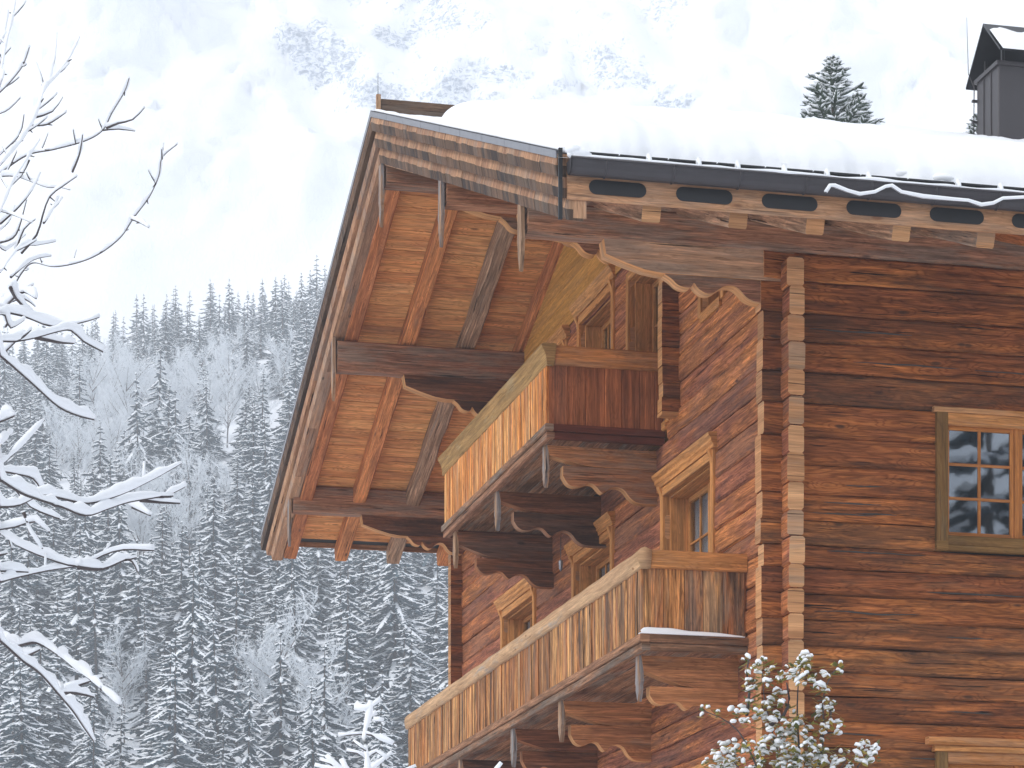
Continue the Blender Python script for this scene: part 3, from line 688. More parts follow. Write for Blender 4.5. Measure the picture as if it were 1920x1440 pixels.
# ---- balconies ----
def balcony(xb, y0, y1, zfb, zfloor, zrb, zrt, fmat, smat, fbeam, sbeam, hrF, hrS, cons, cmats, step, ledge, style):
    # floor structure: outer rim beams, joists, floor planks
    m_ = MB(); h = zfloor - zfb; t2 = .06
    zmid = zfb + h * .5
    m_.box(xb - .02, xb + .10, y0 - .04, y1 + .04, zfb, zmid - .003, 'y', 40, .005, .012, 0)
    m_.box(xb - .05, xb + .08, y0 - .07, y1 + .07, zmid, zfloor, 'y', 40, .005, .012, 0)
    for yy, s_ in ((y0, -1), (y1, 1)):
        m_.box(xb + .10, -.07, min(yy - .04 * -s_ * -1, yy) - .04 * (s_ < 0), yy + .06 * (s_ < 0) + .04 * (s_ > 0), zfb + .002, zmid - .003, 'x', 6, .003, .012, 1)
        m_.box(xb + .08, -.07, yy - (.07 if s_ < 0 else .05), yy + (.05 if s_ < 0 else .07), zmid, zfloor, 'x', 6, .003, .012, 1)
    y = y0 + .06
    x = xb + .1
    while x < -.1:
        x2 = min(x + .2, -.07); m_.box(x, x2 - .006, y0 + .05, y1 - .05, zmid + .02, zfloor - .02, 'y', 1, 0, .006, 0); x = x2
    bal = part(m_, 'balcony', [fbeam, sbeam])
    # front planks
    m_ = MB(); y = y0
    while y < y1 - .02:
        wd = min(step * random.uniform(.7, 1.35), y1 - y); rnd = rr()
        m_.box(xb - .012 + random.uniform(-.006, .006), xb + .03, y + .006, y + wd - .006, zfloor - .002, zrb + .03, 'z', 8, .003, .006, 0, None, rnd)
        y += wd
    # cover battens
    y = y0 + .2
    while y < y1 - .1:
        m_.box(xb - .024, xb - .013, y, y + .035, zfloor, zrb, 'z', 4, .001, .004); y += random.uniform(.42, .75)
    m_.build('front_boards', [fmat], bal)
    for yy, s_ in ((y0, -1), (y1, 1)):
        m_ = MB(); x = xb + .03; 
        while x < -.12:
            wd = random.uniform(.20, .30); x2 = min(x + wd, -.08)
            a = yy - .0 if s_ < 0 else yy - .04
            m_.box(x + .002, x2 - .002, a + random.uniform(-.004, .004), a + .04, zfloor - .002, zrb + .03, 'z', 6, .002, .008, 0); x = x2
        if s_ < 0: m_.box(-.2, -.10, yy - .015, yy + .06, zfloor, zrb, 'z', 4, .002, .006)
        m_.build('side_boards', [smat], bal)
    # moulded handrail
    zt, zb_ = zrt, zrb
    hh = zt - zb_
    if style == 0:
        pf = [(xb + .08, zb_), (xb - .02, zb_), (xb - .03, zb_ + .05 * hh), (xb - .035, zb_ + .35 * hh), (xb - .06, zb_ + .6 * hh), (xb - .10, zb_ + .82 * hh), (xb - .11, zt - .02), (xb - .06, zt), (xb + .12, zt)]
    else:
        pf = [(xb + .09, zb_), (xb - .03, zb_), (xb - .05, zb_ + .08 * hh), (xb - .075, zb_ + .3 * hh), (xb - .085, zb_ + .55 * hh), (xb - .07, zb_ + .78 * hh), (xb - .03, zb_ + .93 * hh), (xb + .02, zt), (xb + .11, zt - .03)]
    nseg = 30
    m_ = MB(); off = Vector((3, 5, 7)); rings = []; n = len(pf)
    vs = []
    for k in range(nseg + 1):
        yy = y0 - .08 + (y1 - y0 + .16) * k / nseg
        for (px_, pz_) in pf:
            nn = mn.noise_vector(Vector((px_ * 6, yy * 2.2, pz_ * 6)) + off) * (.022 if style else .006)
            vs.append((px_ + nn.x, yy, pz_ + nn.z))
    fs = []; uvs = []; per = [0]
    for i in range(n): q = pf[i]; q2 = pf[(i + 1) % n]; per.append(per[-1] + math.hypot(q[0] - q2[0], q[1] - q2[1]))
    for k in range(nseg):
        for i in range(n):
            j = (i + 1) % n; fs.append((k * n + i, k * n + j, (k + 1) * n + j, (k + 1) * n + i))
            u0 = (y1 - y0) * k / nseg; u1 = (y1 - y0) * (k + 1) / nseg
            uvs.append([(u0, per[i]), (u0, per[i + 1]), (u1, per[i + 1]), (u1, per[i])])
    fs.append(tuple(reversed(range(n)))); uvs.append([(v[0], v[1]) for v in reversed(pf)])
    fs.append(tuple(nseg * n + i for i in range(n))); uvs.append([(v[0], v[1]) for v in pf])
    m_.add(vs, fs, uvs, smooth=bool(style))
    m_.build('handrail', [hrF], bal)
    for yy, s_ in ((y0, -1), (y1, 1)):
        m_ = MB(); a, c = (yy - .06, yy + .05) if s_ < 0 else (yy - .05, yy + .06)
        m_.box(xb + .1, -.075, a, c, zb_ + .01, zt - .02, 'x', 10, .004, .02); m_.build('handrail', [hrS], bal)
    # consoles carrying it
    for i, (yc, zt2, L1, L2, hu, ht, mi) in enumerate(cons):
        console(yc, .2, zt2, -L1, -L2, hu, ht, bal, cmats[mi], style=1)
        pendant(xb + .06, yc, zt2 + .02, .62, bal, .22, .06)
    return bal
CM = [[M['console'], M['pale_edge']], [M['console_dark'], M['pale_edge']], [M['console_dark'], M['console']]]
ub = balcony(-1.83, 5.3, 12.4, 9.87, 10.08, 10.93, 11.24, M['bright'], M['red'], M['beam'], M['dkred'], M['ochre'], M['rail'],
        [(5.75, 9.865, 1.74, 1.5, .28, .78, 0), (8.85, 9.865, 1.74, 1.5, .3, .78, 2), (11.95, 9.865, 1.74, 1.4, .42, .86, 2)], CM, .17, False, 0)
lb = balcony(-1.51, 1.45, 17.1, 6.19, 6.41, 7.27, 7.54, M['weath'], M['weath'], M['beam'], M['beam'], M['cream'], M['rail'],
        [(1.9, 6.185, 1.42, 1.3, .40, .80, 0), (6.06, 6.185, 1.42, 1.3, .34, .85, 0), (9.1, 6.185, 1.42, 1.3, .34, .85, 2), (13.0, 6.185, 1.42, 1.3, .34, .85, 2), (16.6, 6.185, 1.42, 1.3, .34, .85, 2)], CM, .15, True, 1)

# long drying cracks in the side wall logs: thin dark slivers set in their faces
m_ = MB()
for k in range(26):
    z = random.choice(SJ[12:-1]) + random.uniform(.08, .26); x = random.uniform(.2, 2.6); L = random.uniform(.4, 1.6); n = 14
    if 1.9 < x + L and 7.3 < z < 9.4: continue
    up_ = []; dn_ = []
    for i in range(n + 1):
        f_ = i / n; w_ = .007 * math.sin(math.pi * f_) ** .6 * (.6 + .8 * random.random()); c = z + .02 * mn.noise(Vector((x + L * f_, k, 0)) * 2)
        up_.append((x + L * f_, -.019, c + w_ + .0005)); dn_.append((x + L * f_, -.019, c - w_ - .0005))
    m_.prism(up_ + dn_[::-1], (0, .06, 0), (lambda p: p.x, lambda p: p.z))
if m_.v: tag(m_.build('drying_crack', [M['room']], [o for o in house.children if o.name.startswith('side_wall')][0]), kind='stuff')
# chimney
m_ = MB()
m_.box(6.50, 7.45, 8.6, 9.5, 15.6, 17.29, 'z', 1, 0, .015)
for yy in (8.9, 9.2): m_.box(6.485, 6.5, yy - .012, yy + .012, 15.8, 17.27, 'z', 1, 0, .003)
m_.box(6.46, 7.49, 8.56, 9.54, 17.29, 17.36, 'x', 1, 0, .01)
ch_ = part(m_, 'chimney', [M['chim']]); ch_.location.x += .10; ch_.location.z -= .06

m_ = MB()
za, zb_, xc = 17.38, 18.22, (8.42, 9.05, 9.72)
for (ya, za_, yb, zb2) in ((8.36, 17.44, 9.05, 18.13), (9.78, 17.30, 9.05, 18.13)):
    p = [(6.42, ya, za_), (6.42, yb, zb2 - .04), (6.42, yb, zb2), (6.42, ya, za_ + .04)]
    m_.prism(p, (1.2, 0, 0), (lambda q: q.x, lambda q: q.z))
for xx in (6.6, 7.3):
    for yy in (8.7, 9.4): m_.box(xx, xx + .05, yy, yy + .05, 17.34, 17.66, 'z')
m_.build('cowl', [M['chimd']], ch_)
m_ = MB(); m_.tube([(6.46, 9.54, 16.0), (6.47, 9.54, 17.25), (6.40, 9.62, 17.5), (6.38, 9.64, 18.45)], [.010, .010, .007, .003], 5)
for zz in (16.3, 16.65, 17.0): m_.box(6.43, 6.52, 9.5, 9.56, zz, zz + .04)
m_.build('lightning_rod', [M['metal']], ch_)

# lantern on its cord under the upper balcony
lan = empty('hanging_lantern', (-.78, 8.6, 8.75))
tag(lan, 'small clear lantern hanging on a thin cord under the upper balcony', 'lantern')
m_ = MB(); m_.tube([(0, 0, .05), (0, 0, .42)], .006, 5); m_.build('cord', [M['metal']], lan)
m_ = MB(); m_.tube([(0, 0, .06), (0, 0, .03), (0, 0, -.08), (0, 0, -.13)], [.012, .035, .028, .005], 8); m_.build('shade', [M['flash']], lan)

# ---------------------------------------------------------------- snow on things
def smooth(a, b, x):
    t_ = max(0, min(1, (x - a) / (b - a))); return t_ * t_ * (3 - 2 * t_)
def roof_snow():
    m_ = MB(); X0, X1 = XV - .02, XE + .05
    def grid(ys, xs, thick):
        vs = []; nx = len(xs)
        for y in ys:
            for x in xs: vs.append((x, y, T(y) + thick(x, y)))
        fs = []
        for i in range(len(ys) - 1):
            for j in range(nx - 1): fs.append((i * nx + j, i * nx + j + 1, (i + 1) * nx + j + 1, (i + 1) * nx + j))
        m_.add(vs, fs, [[(0, 0)] * 4] * len(fs), smooth=True)
    def th(x, y):
        # edge line of the thick blanket on the verge side
        xe = -3.52 + 1.55 * smooth(4.5, 9.6, y) + .12 * mn.noise(Vector((y * 1.3, 2, 0)))
        e = (x - xe) / .9
        body = .40 + .09 * mn.noise(Vector((x * .35, y * .35, 1))) + .05 * mn.noise(Vector((x * 1.3, y * 1.3, 4)))
        body += .10 * smooth(-1.5, 3, x) * smooth(3, 9, y) * (1 - .7 * smooth(2.5, 7, x))
        s_ = math.sqrt(max(0, 1 - (1 - min(1, max(0, e))) ** 2)) if e > 0 else 0
        thin = .035 + .02 * mn.noise(Vector((x * 5, y * 5, 9)))
        # snow lip over the eave
        ed = (y - (YN + .05 + .24 * mn.noise(Vector((x * .9, 0, 3))) + .08 * mn.noise(Vector((x * 5, 0, 3))))) / .5
        s2 = math.sqrt(max(0, 1 - (1 - min(1, max(0, ed))) ** 2)) if ed > 0 else 0
        lump = .02 * mn.noise(Vector((x * 6, y * 6, 0)))
        v = thin * smooth(YN - .05, YN + .1, y) + body * s_ * s2 + lump * s_ * s2
        if ed <= 0: v = -.04
        if x <= XV + .02: v = min(v, .02)
        return v
    xs = [X0 + (X1 - X0) * (k / 200) ** 1.25 for k in range(201)]
    ys = [YN - .1 + (RY + .15 - YN + .1) * (k / 150) ** 1.35 for k in range(151)]
    grid(ys, xs, th)
    def th2(x, y):
        e = (x - (XV + 2.1 - 1.9 * smooth(RY, RY + 5, y))) / .8; s_ = math.sqrt(max(0, 1 - (1 - min(1, max(0, e))) ** 2)) if e > 0 else 0
        ed = (YF - y) / .5; s2 = math.sqrt(max(0, 1 - (1 - min(1, max(0, ed))) ** 2))
        b = .4 + .09 * mn.noise(Vector((x * .35, y * .35, 1)))
        b += .10 * smooth(-1.5, 3, x) * (1 - smooth(RY, RY + 3, y)) * (1 - .7 * smooth(2.5, 7, x))
        return .03 + b * s_ * s2
    xs = [X0 + (X1 - X0) * (k / 90) ** 1.2 for k in range(91)]
    grid([RY + .05 + (YF - .02 - RY) * k / 50 for k in range(51)], xs, th2)
    return m_
m_ = roof_snow()
# ragged under-lip lumps, snow lying in the gutter and on its hooks
def blob(mb_, c, rx, ry, rz, seed=0, n=8, mi=0):
    vs = []; fs = []; c = Vector(c)
    for i in range(n + 1):
        th_ = math.pi * i / n
        for j in range(n * 2):
            ph = math.pi * j / n
            d = Vector((math.sin(th_) * math.cos(ph), math.sin(th_) * math.sin(ph), math.cos(th_)))
            k = 1 + .22 * mn.noise(d * 1.6 + Vector((seed * 3.7, seed, 0)))
            vs.append(c + Vector((d.x * rx * k, d.y * ry * k, d.z * rz * k)))
    w2 = n * 2
    for i in range(n):
        for j in range(w2): fs.append((i * w2 + j, (i + 1) * w2 + j, (i + 1) * w2 + (j + 1) % w2, i * w2 + (j + 1) % w2))
    mb_.add(vs, fs, [[(0, 0)] * 4] * len(fs), smooth=True, mi=mi)
for k in range(26):
    x = random.uniform(-3.2, 8); y = YN + random.uniform(.0, .3); r_ = random.uniform(.05, .16)
    blob(m_, (x, y, T(y) + .06), r_ * 1.5, r_, r_ * .7, k + 50)
x = -3.3; k = 0
while x < -9:
    r_ = random.uniform(.12, .3)
    blob(m_, (x, YN + .42 + random.uniform(-.03, .05), T(YN + .42) + .17 + random.uniform(-.03, .03)), r_ * 1.4, .22, random.uniform(.10, .15), k); x += r_ * 1.1; k += 1
tag(m_.build('roof_snow', [M['snow']]), 'thick white snow blanket lying on the chalet roof', 'snow', kind='stuff')
# snow along gutter
m_ = MB(); pts = []; rs_ = []
x = -3.5
while x < 12:
    pts.append((x, GYC - .07, GZ + .022 + .012 * mn.noise(Vector((x * 3, 0, 0)))))
    rs_.append(max(.02, .05 + .04 * mn.noise(Vector((x * 1.7, 5, 0))))); x += .08
m_.tube(pts, rs_, 7, flat=.55)
for k in range(22):
    x = -3.1 + k * .55 + random.uniform(-.05, .05)
    if random.random() < .2: continue
    m_.tube([(x, GYC + .08, GZ + .02), (x + .01, GYC, GZ + .06), (x - .01, GYC - .08, GZ + .10), (x + .01, GYC - .11, GZ + .0)], [.02, .03, .032, .015], 6)
blob(m_, (-3.42, GYC - .05, GZ + .06), .14, .09, .06, 3); blob(m_, (-3.5, GYC - .07, GZ + .1), .1, .08, .05, 4)
tag(m_.build('gutter_snow', [M['snow']]), 'thin line of snow lying in the dark gutter and on its hooks', 'snow', kind='stuff')
# cable with snow swagging in front of the gutter
m_ = MB(); pts = []; m2 = MB()
cp = [(1548, 362), (1556, 350), (1565, 350), (1590, 360), (1612, 366), (1640, 362), (1660, 352), (1672, 350), (1690, 362), (1730, 370), (1790, 376), (1815, 378), (1840, 386), (1862, 383), (1880, 374), (1920, 372), (1960, 380), (2010, 392)]
def onplane(px, py, Y):
    a = (px - CX) / F; r_ = Vector((a * CY_ + SY_, -a * SY_ + CY_, (HY - py) / F)); t_ = (Y - CAM.y) / r_.y; return CAM + r_ * t_
def onplx(px, py, X):
    a = (px - CX) / F; r_ = Vector((a * CY_ + SY_, -a * SY_ + CY_, (HY - py) / F)); t_ = (X - CAM.x) / r_.x; return CAM + r_ * t_
pts = [onplane(a, b_, GYC - gr - .03) for a, b_ in cp]
m_.tube(pts, .012, 5); cab = m_.build('heating_cable', [M['metal']])
tag(cab, 'thin snow covered cable swagging in front of the gutter', 'cable')
m2.tube([p + Vector((0, 0, .014)) for p in pts], [.024 + .006 * mn.noise(p * 4) for p in pts], 6); m2.build('snow', [M['snow']], cab)
# snow ledge on the lower balcony side
m_ = MB(); pts = []; vs = []; nx = 30
for i in range(nx + 1):
    f_ = i / nx; x = -1.555 + 1.4 * f_; h = (.085 * (1 - f_) ** .8 + .02) * (.85 + .3 * mn.noise(Vector((x * 3, 0, 0)))) * min(1, i / 2 + .4)
    for yy, hz in ((1.355, 0), (1.36, .75), (1.39, 1.0), (1.43, 1.0)): vs.append((x, yy, 6.41 + h * hz))
fs = [(i * 4 + j, (i + 1) * 4 + j, (i + 1) * 4 + j + 1, i * 4 + j + 1) for i in range(nx) for j in range(3)]
m_.add(vs, fs, [[(0, 0)] * 4] * len(fs), smooth=True)
m_.box(-1.57, -.12, 1.352, 1.43, 6.404, 6.412, 'x')
tag(m_.build('ledge_snow', [M['snow']]), 'strip of snow on the ledge of the lower balcony', 'snow', kind='stuff')
# snow on the verge and on the chimney cowl
m_ = MB()
for (a, b_) in ((RY, YN), (RY, 21.45)):
    pts = []; rs_ = []
    for k in range(81):
        y = a + (b_ - a) * k / 80; pts.append((XV + .07, y, T(y) + .05)); rs_.append(max(.012, .05 + .035 * mn.noise(Vector((y * 1.4, 0, 0)))))
    m_.tube(pts, rs_, 6, flat=.6)
tag(m_.build('verge_snow', [M['snow']]), 'thin rim of snow along the top of the gable verge', 'snow', kind='stuff')
m_ = MB(); vs = []; nx = 14; ny = 8
for i in range(nx + 1):
    for j in range(ny + 1):
        x = 6.54 + 1.2 * i / nx; s_ = -.05 + (.74 + .10 * math.sin(i * .9)) * j / ny
        yy = 8.36 + .69 * s_; zz = 17.415 + .685 * s_
        e = math.sqrt(max(0, 1 - (2 * j / ny - 1) ** 2)) * min(1, i / 2)
        vs.append((x, yy - .05 * (1 - s_), zz + (.10 + .03 * mn.noise(Vector((x * 3, yy * 3, 0)))) * e))
fs = [(i * (ny + 1) + j, (i + 1) * (ny + 1) + j, (i + 1) * (ny + 1) + j + 1, i * (ny + 1) + j + 1) for i in range(nx) for j in range(ny)]
m_.add(vs, fs, [[(0, 0)] * 4] * len(fs), smooth=True)
tag(m_.build('cowl_snow', [M['snow']]), 'slab of snow lying on the dark chimney cowl', 'snow', kind='stuff')

# ================================================================ ground, hill, mountain
def hill_h(L, D):
    base = -1.6 + 26 * smooth(110, 250, D) if D < 250 else 24.4 + (D - 250) * .392
    if D > 600: base = 24.4 + 350 * .392 + 6 * math.sin((D - 600) / 60) * math.exp(-(D - 600) / 200) - .35 * max(0, D - 640)
    lat = .18 * (L + 92) * smooth(250, 600, D)
    lat = max(-40, min(25, lat))
    return base + lat + (2.5 * mn.noise(Vector((L * .02, D * .02, 0))) + .8 * mn.noise(Vector((L * .1, D * .1, 2)))) * smooth(100, 220, D)
m_ = MB(); vs = []; Ls = [-900 + 1800 * k / 90 for k in range(91)]; Ds = [-700, -400, -200, -100] + [-60 + 12 * k for k in range(80)] + [930, 1100, 1300]
for D in Ds:
    for L in Ls: vs.append(cam2w(L, D, hill_h(L, D)))
nx = len(Ls)
fs = [(i * nx + j, i * nx + j + 1, (i + 1) * nx + j + 1, (i + 1) * nx + j) for i in range(len(Ds) - 1) for j in range(nx - 1)]
m_.add(vs, fs, [[(0, 0)] * 4] * len(fs), smooth=True)
tag(m_.build('ground', [M['gsnow']]), kind='structure')

m, t, b = nodes('mountain_rock')
geo = N(t, 'ShaderNodeNewGeometry'); pos = geo.outputs['Position']
sx = N(t, 'ShaderNodeSeparateXYZ'); t.links.new(geo.outputs['Normal'], sx.inputs[0])
n1 = noise(t, scaled(t, pos, .40, .40, .22), 8, .70, 1.2)
sepz = N(t, 'ShaderNodeSeparateXYZ'); t.links.new(pos, sepz.inputs[0])
n3 = noise(t, scaled(t, pos, .06, .06, .05), 5, .65, .6)
lat = N(t, 'ShaderNodeVectorMath', operation='DOT_PRODUCT'); t.links.new(pos, lat.inputs[0]); lat.inputs[1].default_value = (CY_, -SY_, 0)
lat_ = math_(t, 'SUBTRACT', lat.outputs['Value'], CAM.x * CY_ - CAM.y * SY_)       # metres along the range
f_ = math_(t, 'ADD', math_(t, 'MULTIPLY', sx.outputs[2], .45), math_(t, 'MULTIPLY', n1, 1.0))
f_ = math_(t, 'ADD', f_, math_(t, 'MULTIPLY', n3, .62))
f_ = math_(t, 'ADD', f_, math_(t, 'MULTIPLY', sstep(t, sepz.outputs[2], 352, 318), .5))  # mist put into the colour: rock turns snow white lower down
f_ = math_(t, 'ADD', f_, math_(t, 'MULTIPLY', sstep(t, lat_, -55, -115), .6))
f_ = math_(t, 'ADD', f_, math_(t, 'MULTIPLY', sstep(t, lat_, 45, 95), .5))
rockm = math_(t, 'MULTIPLY', sstep(t, f_, 1.02, .84), .95)
t.links.new(mixc(t, rockm, (.88, .90, .94), ramp(t, noise(t, scaled(t, pos, .42, .42, .8), 6, .7, .8), [(.36, (.20, .24, .31)), (.47, (.42, .47, .55)), (.54, (.86, .88, .92)), (1, (.88, .9, .94))])), b.inputs['Base Color'])  # rock tones paled so the colour carries some of the haze
b.inputs['Roughness'].default_value = .9
bp = N(t, 'ShaderNodeBump'); bp.inputs['Strength'].default_value = .5; bp.inputs['Distance'].default_value = 1.5
t.links.new(n1, bp.inputs['Height']); t.links.new(bp.outputs[0], b.inputs['Normal'])
m_ = MB(); vs = []; nx = 260; ny = 120
for j in range(ny + 1):
    for i in range(nx + 1):
        L = -380 + 760 * i / nx; g_ = j / ny; D = 800 + 220 * g_
        z = 110 + 330 * g_
        p = Vector((L * .012, g_ * 3.5, 0))
        rid = mn.fractal(p, 1.0, 2.1, 6, noise_basis='PERLIN_ORIGINAL')
        rm = mn.ridged_multi_fractal(Vector((L * .02 + z * .006, z * .016, 3)), 0.9, 2.1, 7, 1.0, 2.0)
        D2 = D - 26 * rid * (.25 + .75 * smooth(250, 340, z)) - 14 * (rm - 1) * smooth(270, 345, z)
        vs.append(cam2w(L, D2, z + 8 * smooth(250, 330, z) * mn.noise(Vector((L * .03, g_ * 12, 7)))))
fs = [(j * (nx + 1) + i, j * (nx + 1) + i + 1, (j + 1) * (nx + 1) + i + 1, (j + 1) * (nx + 1) + i) for j in range(ny) for i in range(nx)]
# back side so that the mountain is a closed hump
m_.add(vs, fs, [[(0, 0)] * 4] * len(fs), smooth=True)
bk = []
for i in range(nx + 1):
    L = -380 + 760 * i / nx; bk += [vs[ny * (nx + 1) + i], cam2w(L, 1180, 60)]
m_.add(bk, [(2 * i, 2 * i + 2, 2 * i + 3, 2 * i + 1) for i in range(nx)], [[(0, 0)] * 4] * nx)
tag(m_.build('mountain', [m]), kind='structure')

# ================================================================ trees
def spruce(seed, H=13.0, Rm=2.5, levels=24, nb=8, snow=.7, twigs=4, droop=.35, pw=.9, top=None):
    rs = random.Random(seed); m_ = MB()
    m_.tube([(0, 0, -1), (0, 0, H * .5), (0, 0, H * .99)], [.2, .1, .015], 6, mi=2)
    for l in range(levels):
        t_ = .06 + .93 * (l / (levels - 1)) ** .95
        z = H * t_; rad = Rm * (1 - t_) ** pw * rs.uniform(.85, 1.12) + .10
        n = max(4, int(nb * (1 - t_ * .45)))
        a0 = rs.random() * 6.28
        for b_ in range(n):
            a = a0 + 6.283 * b_ / n + rs.uniform(-.25, .25); L = rad * rs.uniform(.7, 1.15)
            dx, dy = math.cos(a), math.sin(a); px_, py_ = -dy, dx
            zz = z + rs.uniform(-.25, .25); dr = droop * rs.uniform(.3, 1.9)
            def P(s_, side=0, dz=0): return (dx * L * s_ + px_ * side, dy * L * s_ + py_ * side, zz - dr * L * (s_ ** 1.3) + .22 * L * max(0, s_ - .6) + dz)
            wv = .12 + .12 * L
            # spine frond: a tent of needles
            ss = [.08, .45, .8, 1.05]; ws = [.3, 1, .75, .05]
            vs = []
            for s_, w2 in zip(ss, ws): vs += [P(s_, -wv * w2, -.10 * w2), P(s_, 0, .04), P(s_, wv * w2, -.10 * w2)]
            fs = []
            for k in range(3):
                o = k * 3; fs += [(o, o + 1, o + 4, o + 3), (o + 1, o + 2, o + 5, o + 4)]
            m_.add(vs, fs, [[(0, 0)] * 4] * len(fs), mi=0)
            if rs.random() < snow:
                vs = []
                for s_, w2 in zip([.2, .5, .85, 1.08], [.45, .8, .75, .15]): vs += [P(s_, -wv * w2 * .75, -.0), P(s_, 0, .10), P(s_, wv * w2 * .75, -.0)]
                m_.add(vs, fs, [[(0, 0)] * 4] * len(fs), mi=1, smooth=True)
            for k in range(twigs):
                for sd2 in (-1, 1):
                    s_ = .25 + .7 * (k + rs.random() * .6) / twigs
                    l2 = L * .42 * (1.1 - s_ * .7) * rs.uniform(.7, 1.2)
                    q = Vector(P(s_)); e = q + Vector((dx * .55 + px_ * sd2 * .8, dy * .55 + py_ * sd2 * .8, -.35 + rs.uniform(-.15, .25))) * l2
                    mid = (q + e) / 2; wd = .07 + l2 * .2; pv = Vector((dx, dy, 0)) * wd
                    m_.add([q, mid + pv - Vector((0, 0, .06)), e, mid - pv - Vector((0, 0, .06)), mid + Vector((0, 0, .02))], [(0, 1, 4), (1, 2, 4), (2, 3, 4), (3, 0, 4)], [[(0, 0)] * 3] * 4, mi=0)
                    if rs.random() < snow * 1.1:
                        up = Vector((0, 0, .05)); q2 = q.lerp(e, .2)
                        m_.add([q2 + up, mid + pv * .95 + up * .3, e + up, mid - pv * .95 + up * .3, mid + up * 2.2], [(0, 1, 4), (1, 2, 4), (2, 3, 4), (3, 0, 4)], [[(0, 0)] * 3] * 4, mi=1, smooth=True)
    me = m_.build('proto', [M['needle'], M['tsnow'], M['bark2']])
    d = me.data; bpy.data.objects.remove(me); return d
def frosty(seed, H=10):
    rs = random.Random(seed); m_ = MB()
    def twig(p, d, L, r_, lev):
        q = p + d * L
        a = d.cross(Vector((.3, .5, .8))).normalized() * r_; c = d.cross(a).normalized() * r_
        m_.add([p + a, p - a * .5 + c, p - a * .5 - c, q], [(0, 1, 3), (1, 2, 3), (2, 0, 3)], [[(0, 0)] * 3] * 3, mi=0 if lev > 1 else 1)
        if lev >= 4: return
        n = (13, 8, 7, 6)[lev]
        for k in range(n):
            s_ = (.3 if lev == 0 else .15) + .8 * (k + rs.random()) / n
            nd = (d * .75 + Vector((rs.uniform(-1, 1), rs.uniform(-1, 1), rs.uniform(-.2, .9))).normalized() * .85).normalized()
            twig(p.lerp(q, min(1, s_)), nd, L * rs.uniform(.34, .5) * (1.15 if lev == 0 else 1), max(.022, r_ * .5), lev + 1)
    twig(Vector((0, 0, -1)), Vector((rs.uniform(-.05, .05), rs.uniform(-.05, .05), 1)).normalized(), H, .13, 0)
    o = m_.build('proto', [M['frost'], M['bark2']]); d = o.data; bpy.data.objects.remove(o); return d
P_SPR = [spruce(11, 14, 4.2, 19, 9, .95, 4), spruce(12, 13, 3.6, 18, 8, .85, 4), spruce(13, 12, 4.4, 16, 9, 1, 4, droop=.3), spruce(14, 15, 3.9, 20, 8, .8, 4, droop=.5), spruce(15, 10, 3.5, 14, 8, 1, 4, droop=.25), spruce(16, 14, 2.7, 20, 6, .8, 3)]
P_FRO = [frosty(21), frosty(22), frosty(23, 9)]
LOW = [spruce(31, 13, 3.7, 15, 7, .95, 2), spruce(32, 12, 3.2, 14, 7, .9, 2), spruce(33, 14, 4.0, 16, 7, .95, 2)]

spots = []
rs = random.Random(99)
D = 232.0
while D < 625:
    sp_ = 5.6 + (D - 232) * .002
    Lmin = (-60 - 960) / F * D - 3; Lmax = (900 - 960) / F * D + 3
    L = Lmin + rs.random() * sp_
    while L < Lmax:
        l2 = L + rs.uniform(-1.2, 1.2); d2 = D + rs.uniform(-3.5, 3.5)
        z = hill_h(l2, d2); px_ = CX + F * l2 / d2; py_ = HY - F * z / d2
        den = mn.noise(Vector((l2 * .035, d2 * .03, 5)))
        if px_ < 900 and den > -.55:
            spots.append((d2, l2, z, px_, py_, den))
        L += sp_ * rs.uniform(.75, 1.35)
    D += 9.6 + (D - 232) * .006
spots.sort()
LABS = {0: ('tall dense snow laden spruce on the wooded slope', 'dense spruces on the slope'), 1: ('slender snow dusted spruce on the wooded slope', 'slender spruces on the slope'),
        2: ('broad snow covered spruce with level boughs on the slope', 'broad spruces on the slope'), 3: ('tall dark spruce with drooping boughs on the slope', 'drooping spruces on the slope'),
        4: ('small heavily snowed spruce on the wooded slope', 'small spruces on the slope'), 5: ('thin sparse narrow spruce on the wooded slope', 'sparse spruces on the slope')}
def fro_zone(px, py):
    zs = ((300, 800, 150, 75), (480, 745, 70, 45), (560, 1385, 55, 60), (170, 850, 90, 60), (290, 1010, 60, 50), (390, 960, 60, 50), (220, 1350, 40, 60), (620, 700, 40, 30))
    return any(((px - a) / c) ** 2 + ((py - b_) / d) ** 2 < 1 for a, b_, c, d in zs)
ind = 0; rest = []
for (d2, l2, z, px_, py_, den) in spots:
    fz = fro_zone(px_, py_ - F * 5 / d2)
    s_ = rs.uniform(.7, 1.25) * (.9 if d2 > 500 else 1.12)
    if ind < 295 or fz:
        p = cam2w(l2, d2, z - .3)
        if fz and rs.random() < .93:
            k = rs.randrange(3)
            o = bpy.data.objects.new('frosted_birch', P_FRO[k])
            tag(o, 'bare pale frosted broadleaf tree among the spruces on the slope', 'tree', 'frosted bare trees on the slope')
            s_ *= .9
        elif ind < 295:
            k = rs.choice((0, 0, 1, 1, 2, 3, 3, 4, 5))
            o = bpy.data.objects.new('snowy_spruce', P_SPR[k]); tag(o, LABS[k][0], 'tree', LABS[k][1]); ind += 1
        else:
            rest.append((d2, l2, z, s_)); continue
        col.objects.link(o); o.location = p; o.rotation_euler = (rs.uniform(-.03, .03), rs.uniform(-.03, .03), rs.random() * 6.28); o.scale = (s_, s_, s_ * rs.uniform(.9, 1.15))
    else: rest.append((d2, l2, z, s_))
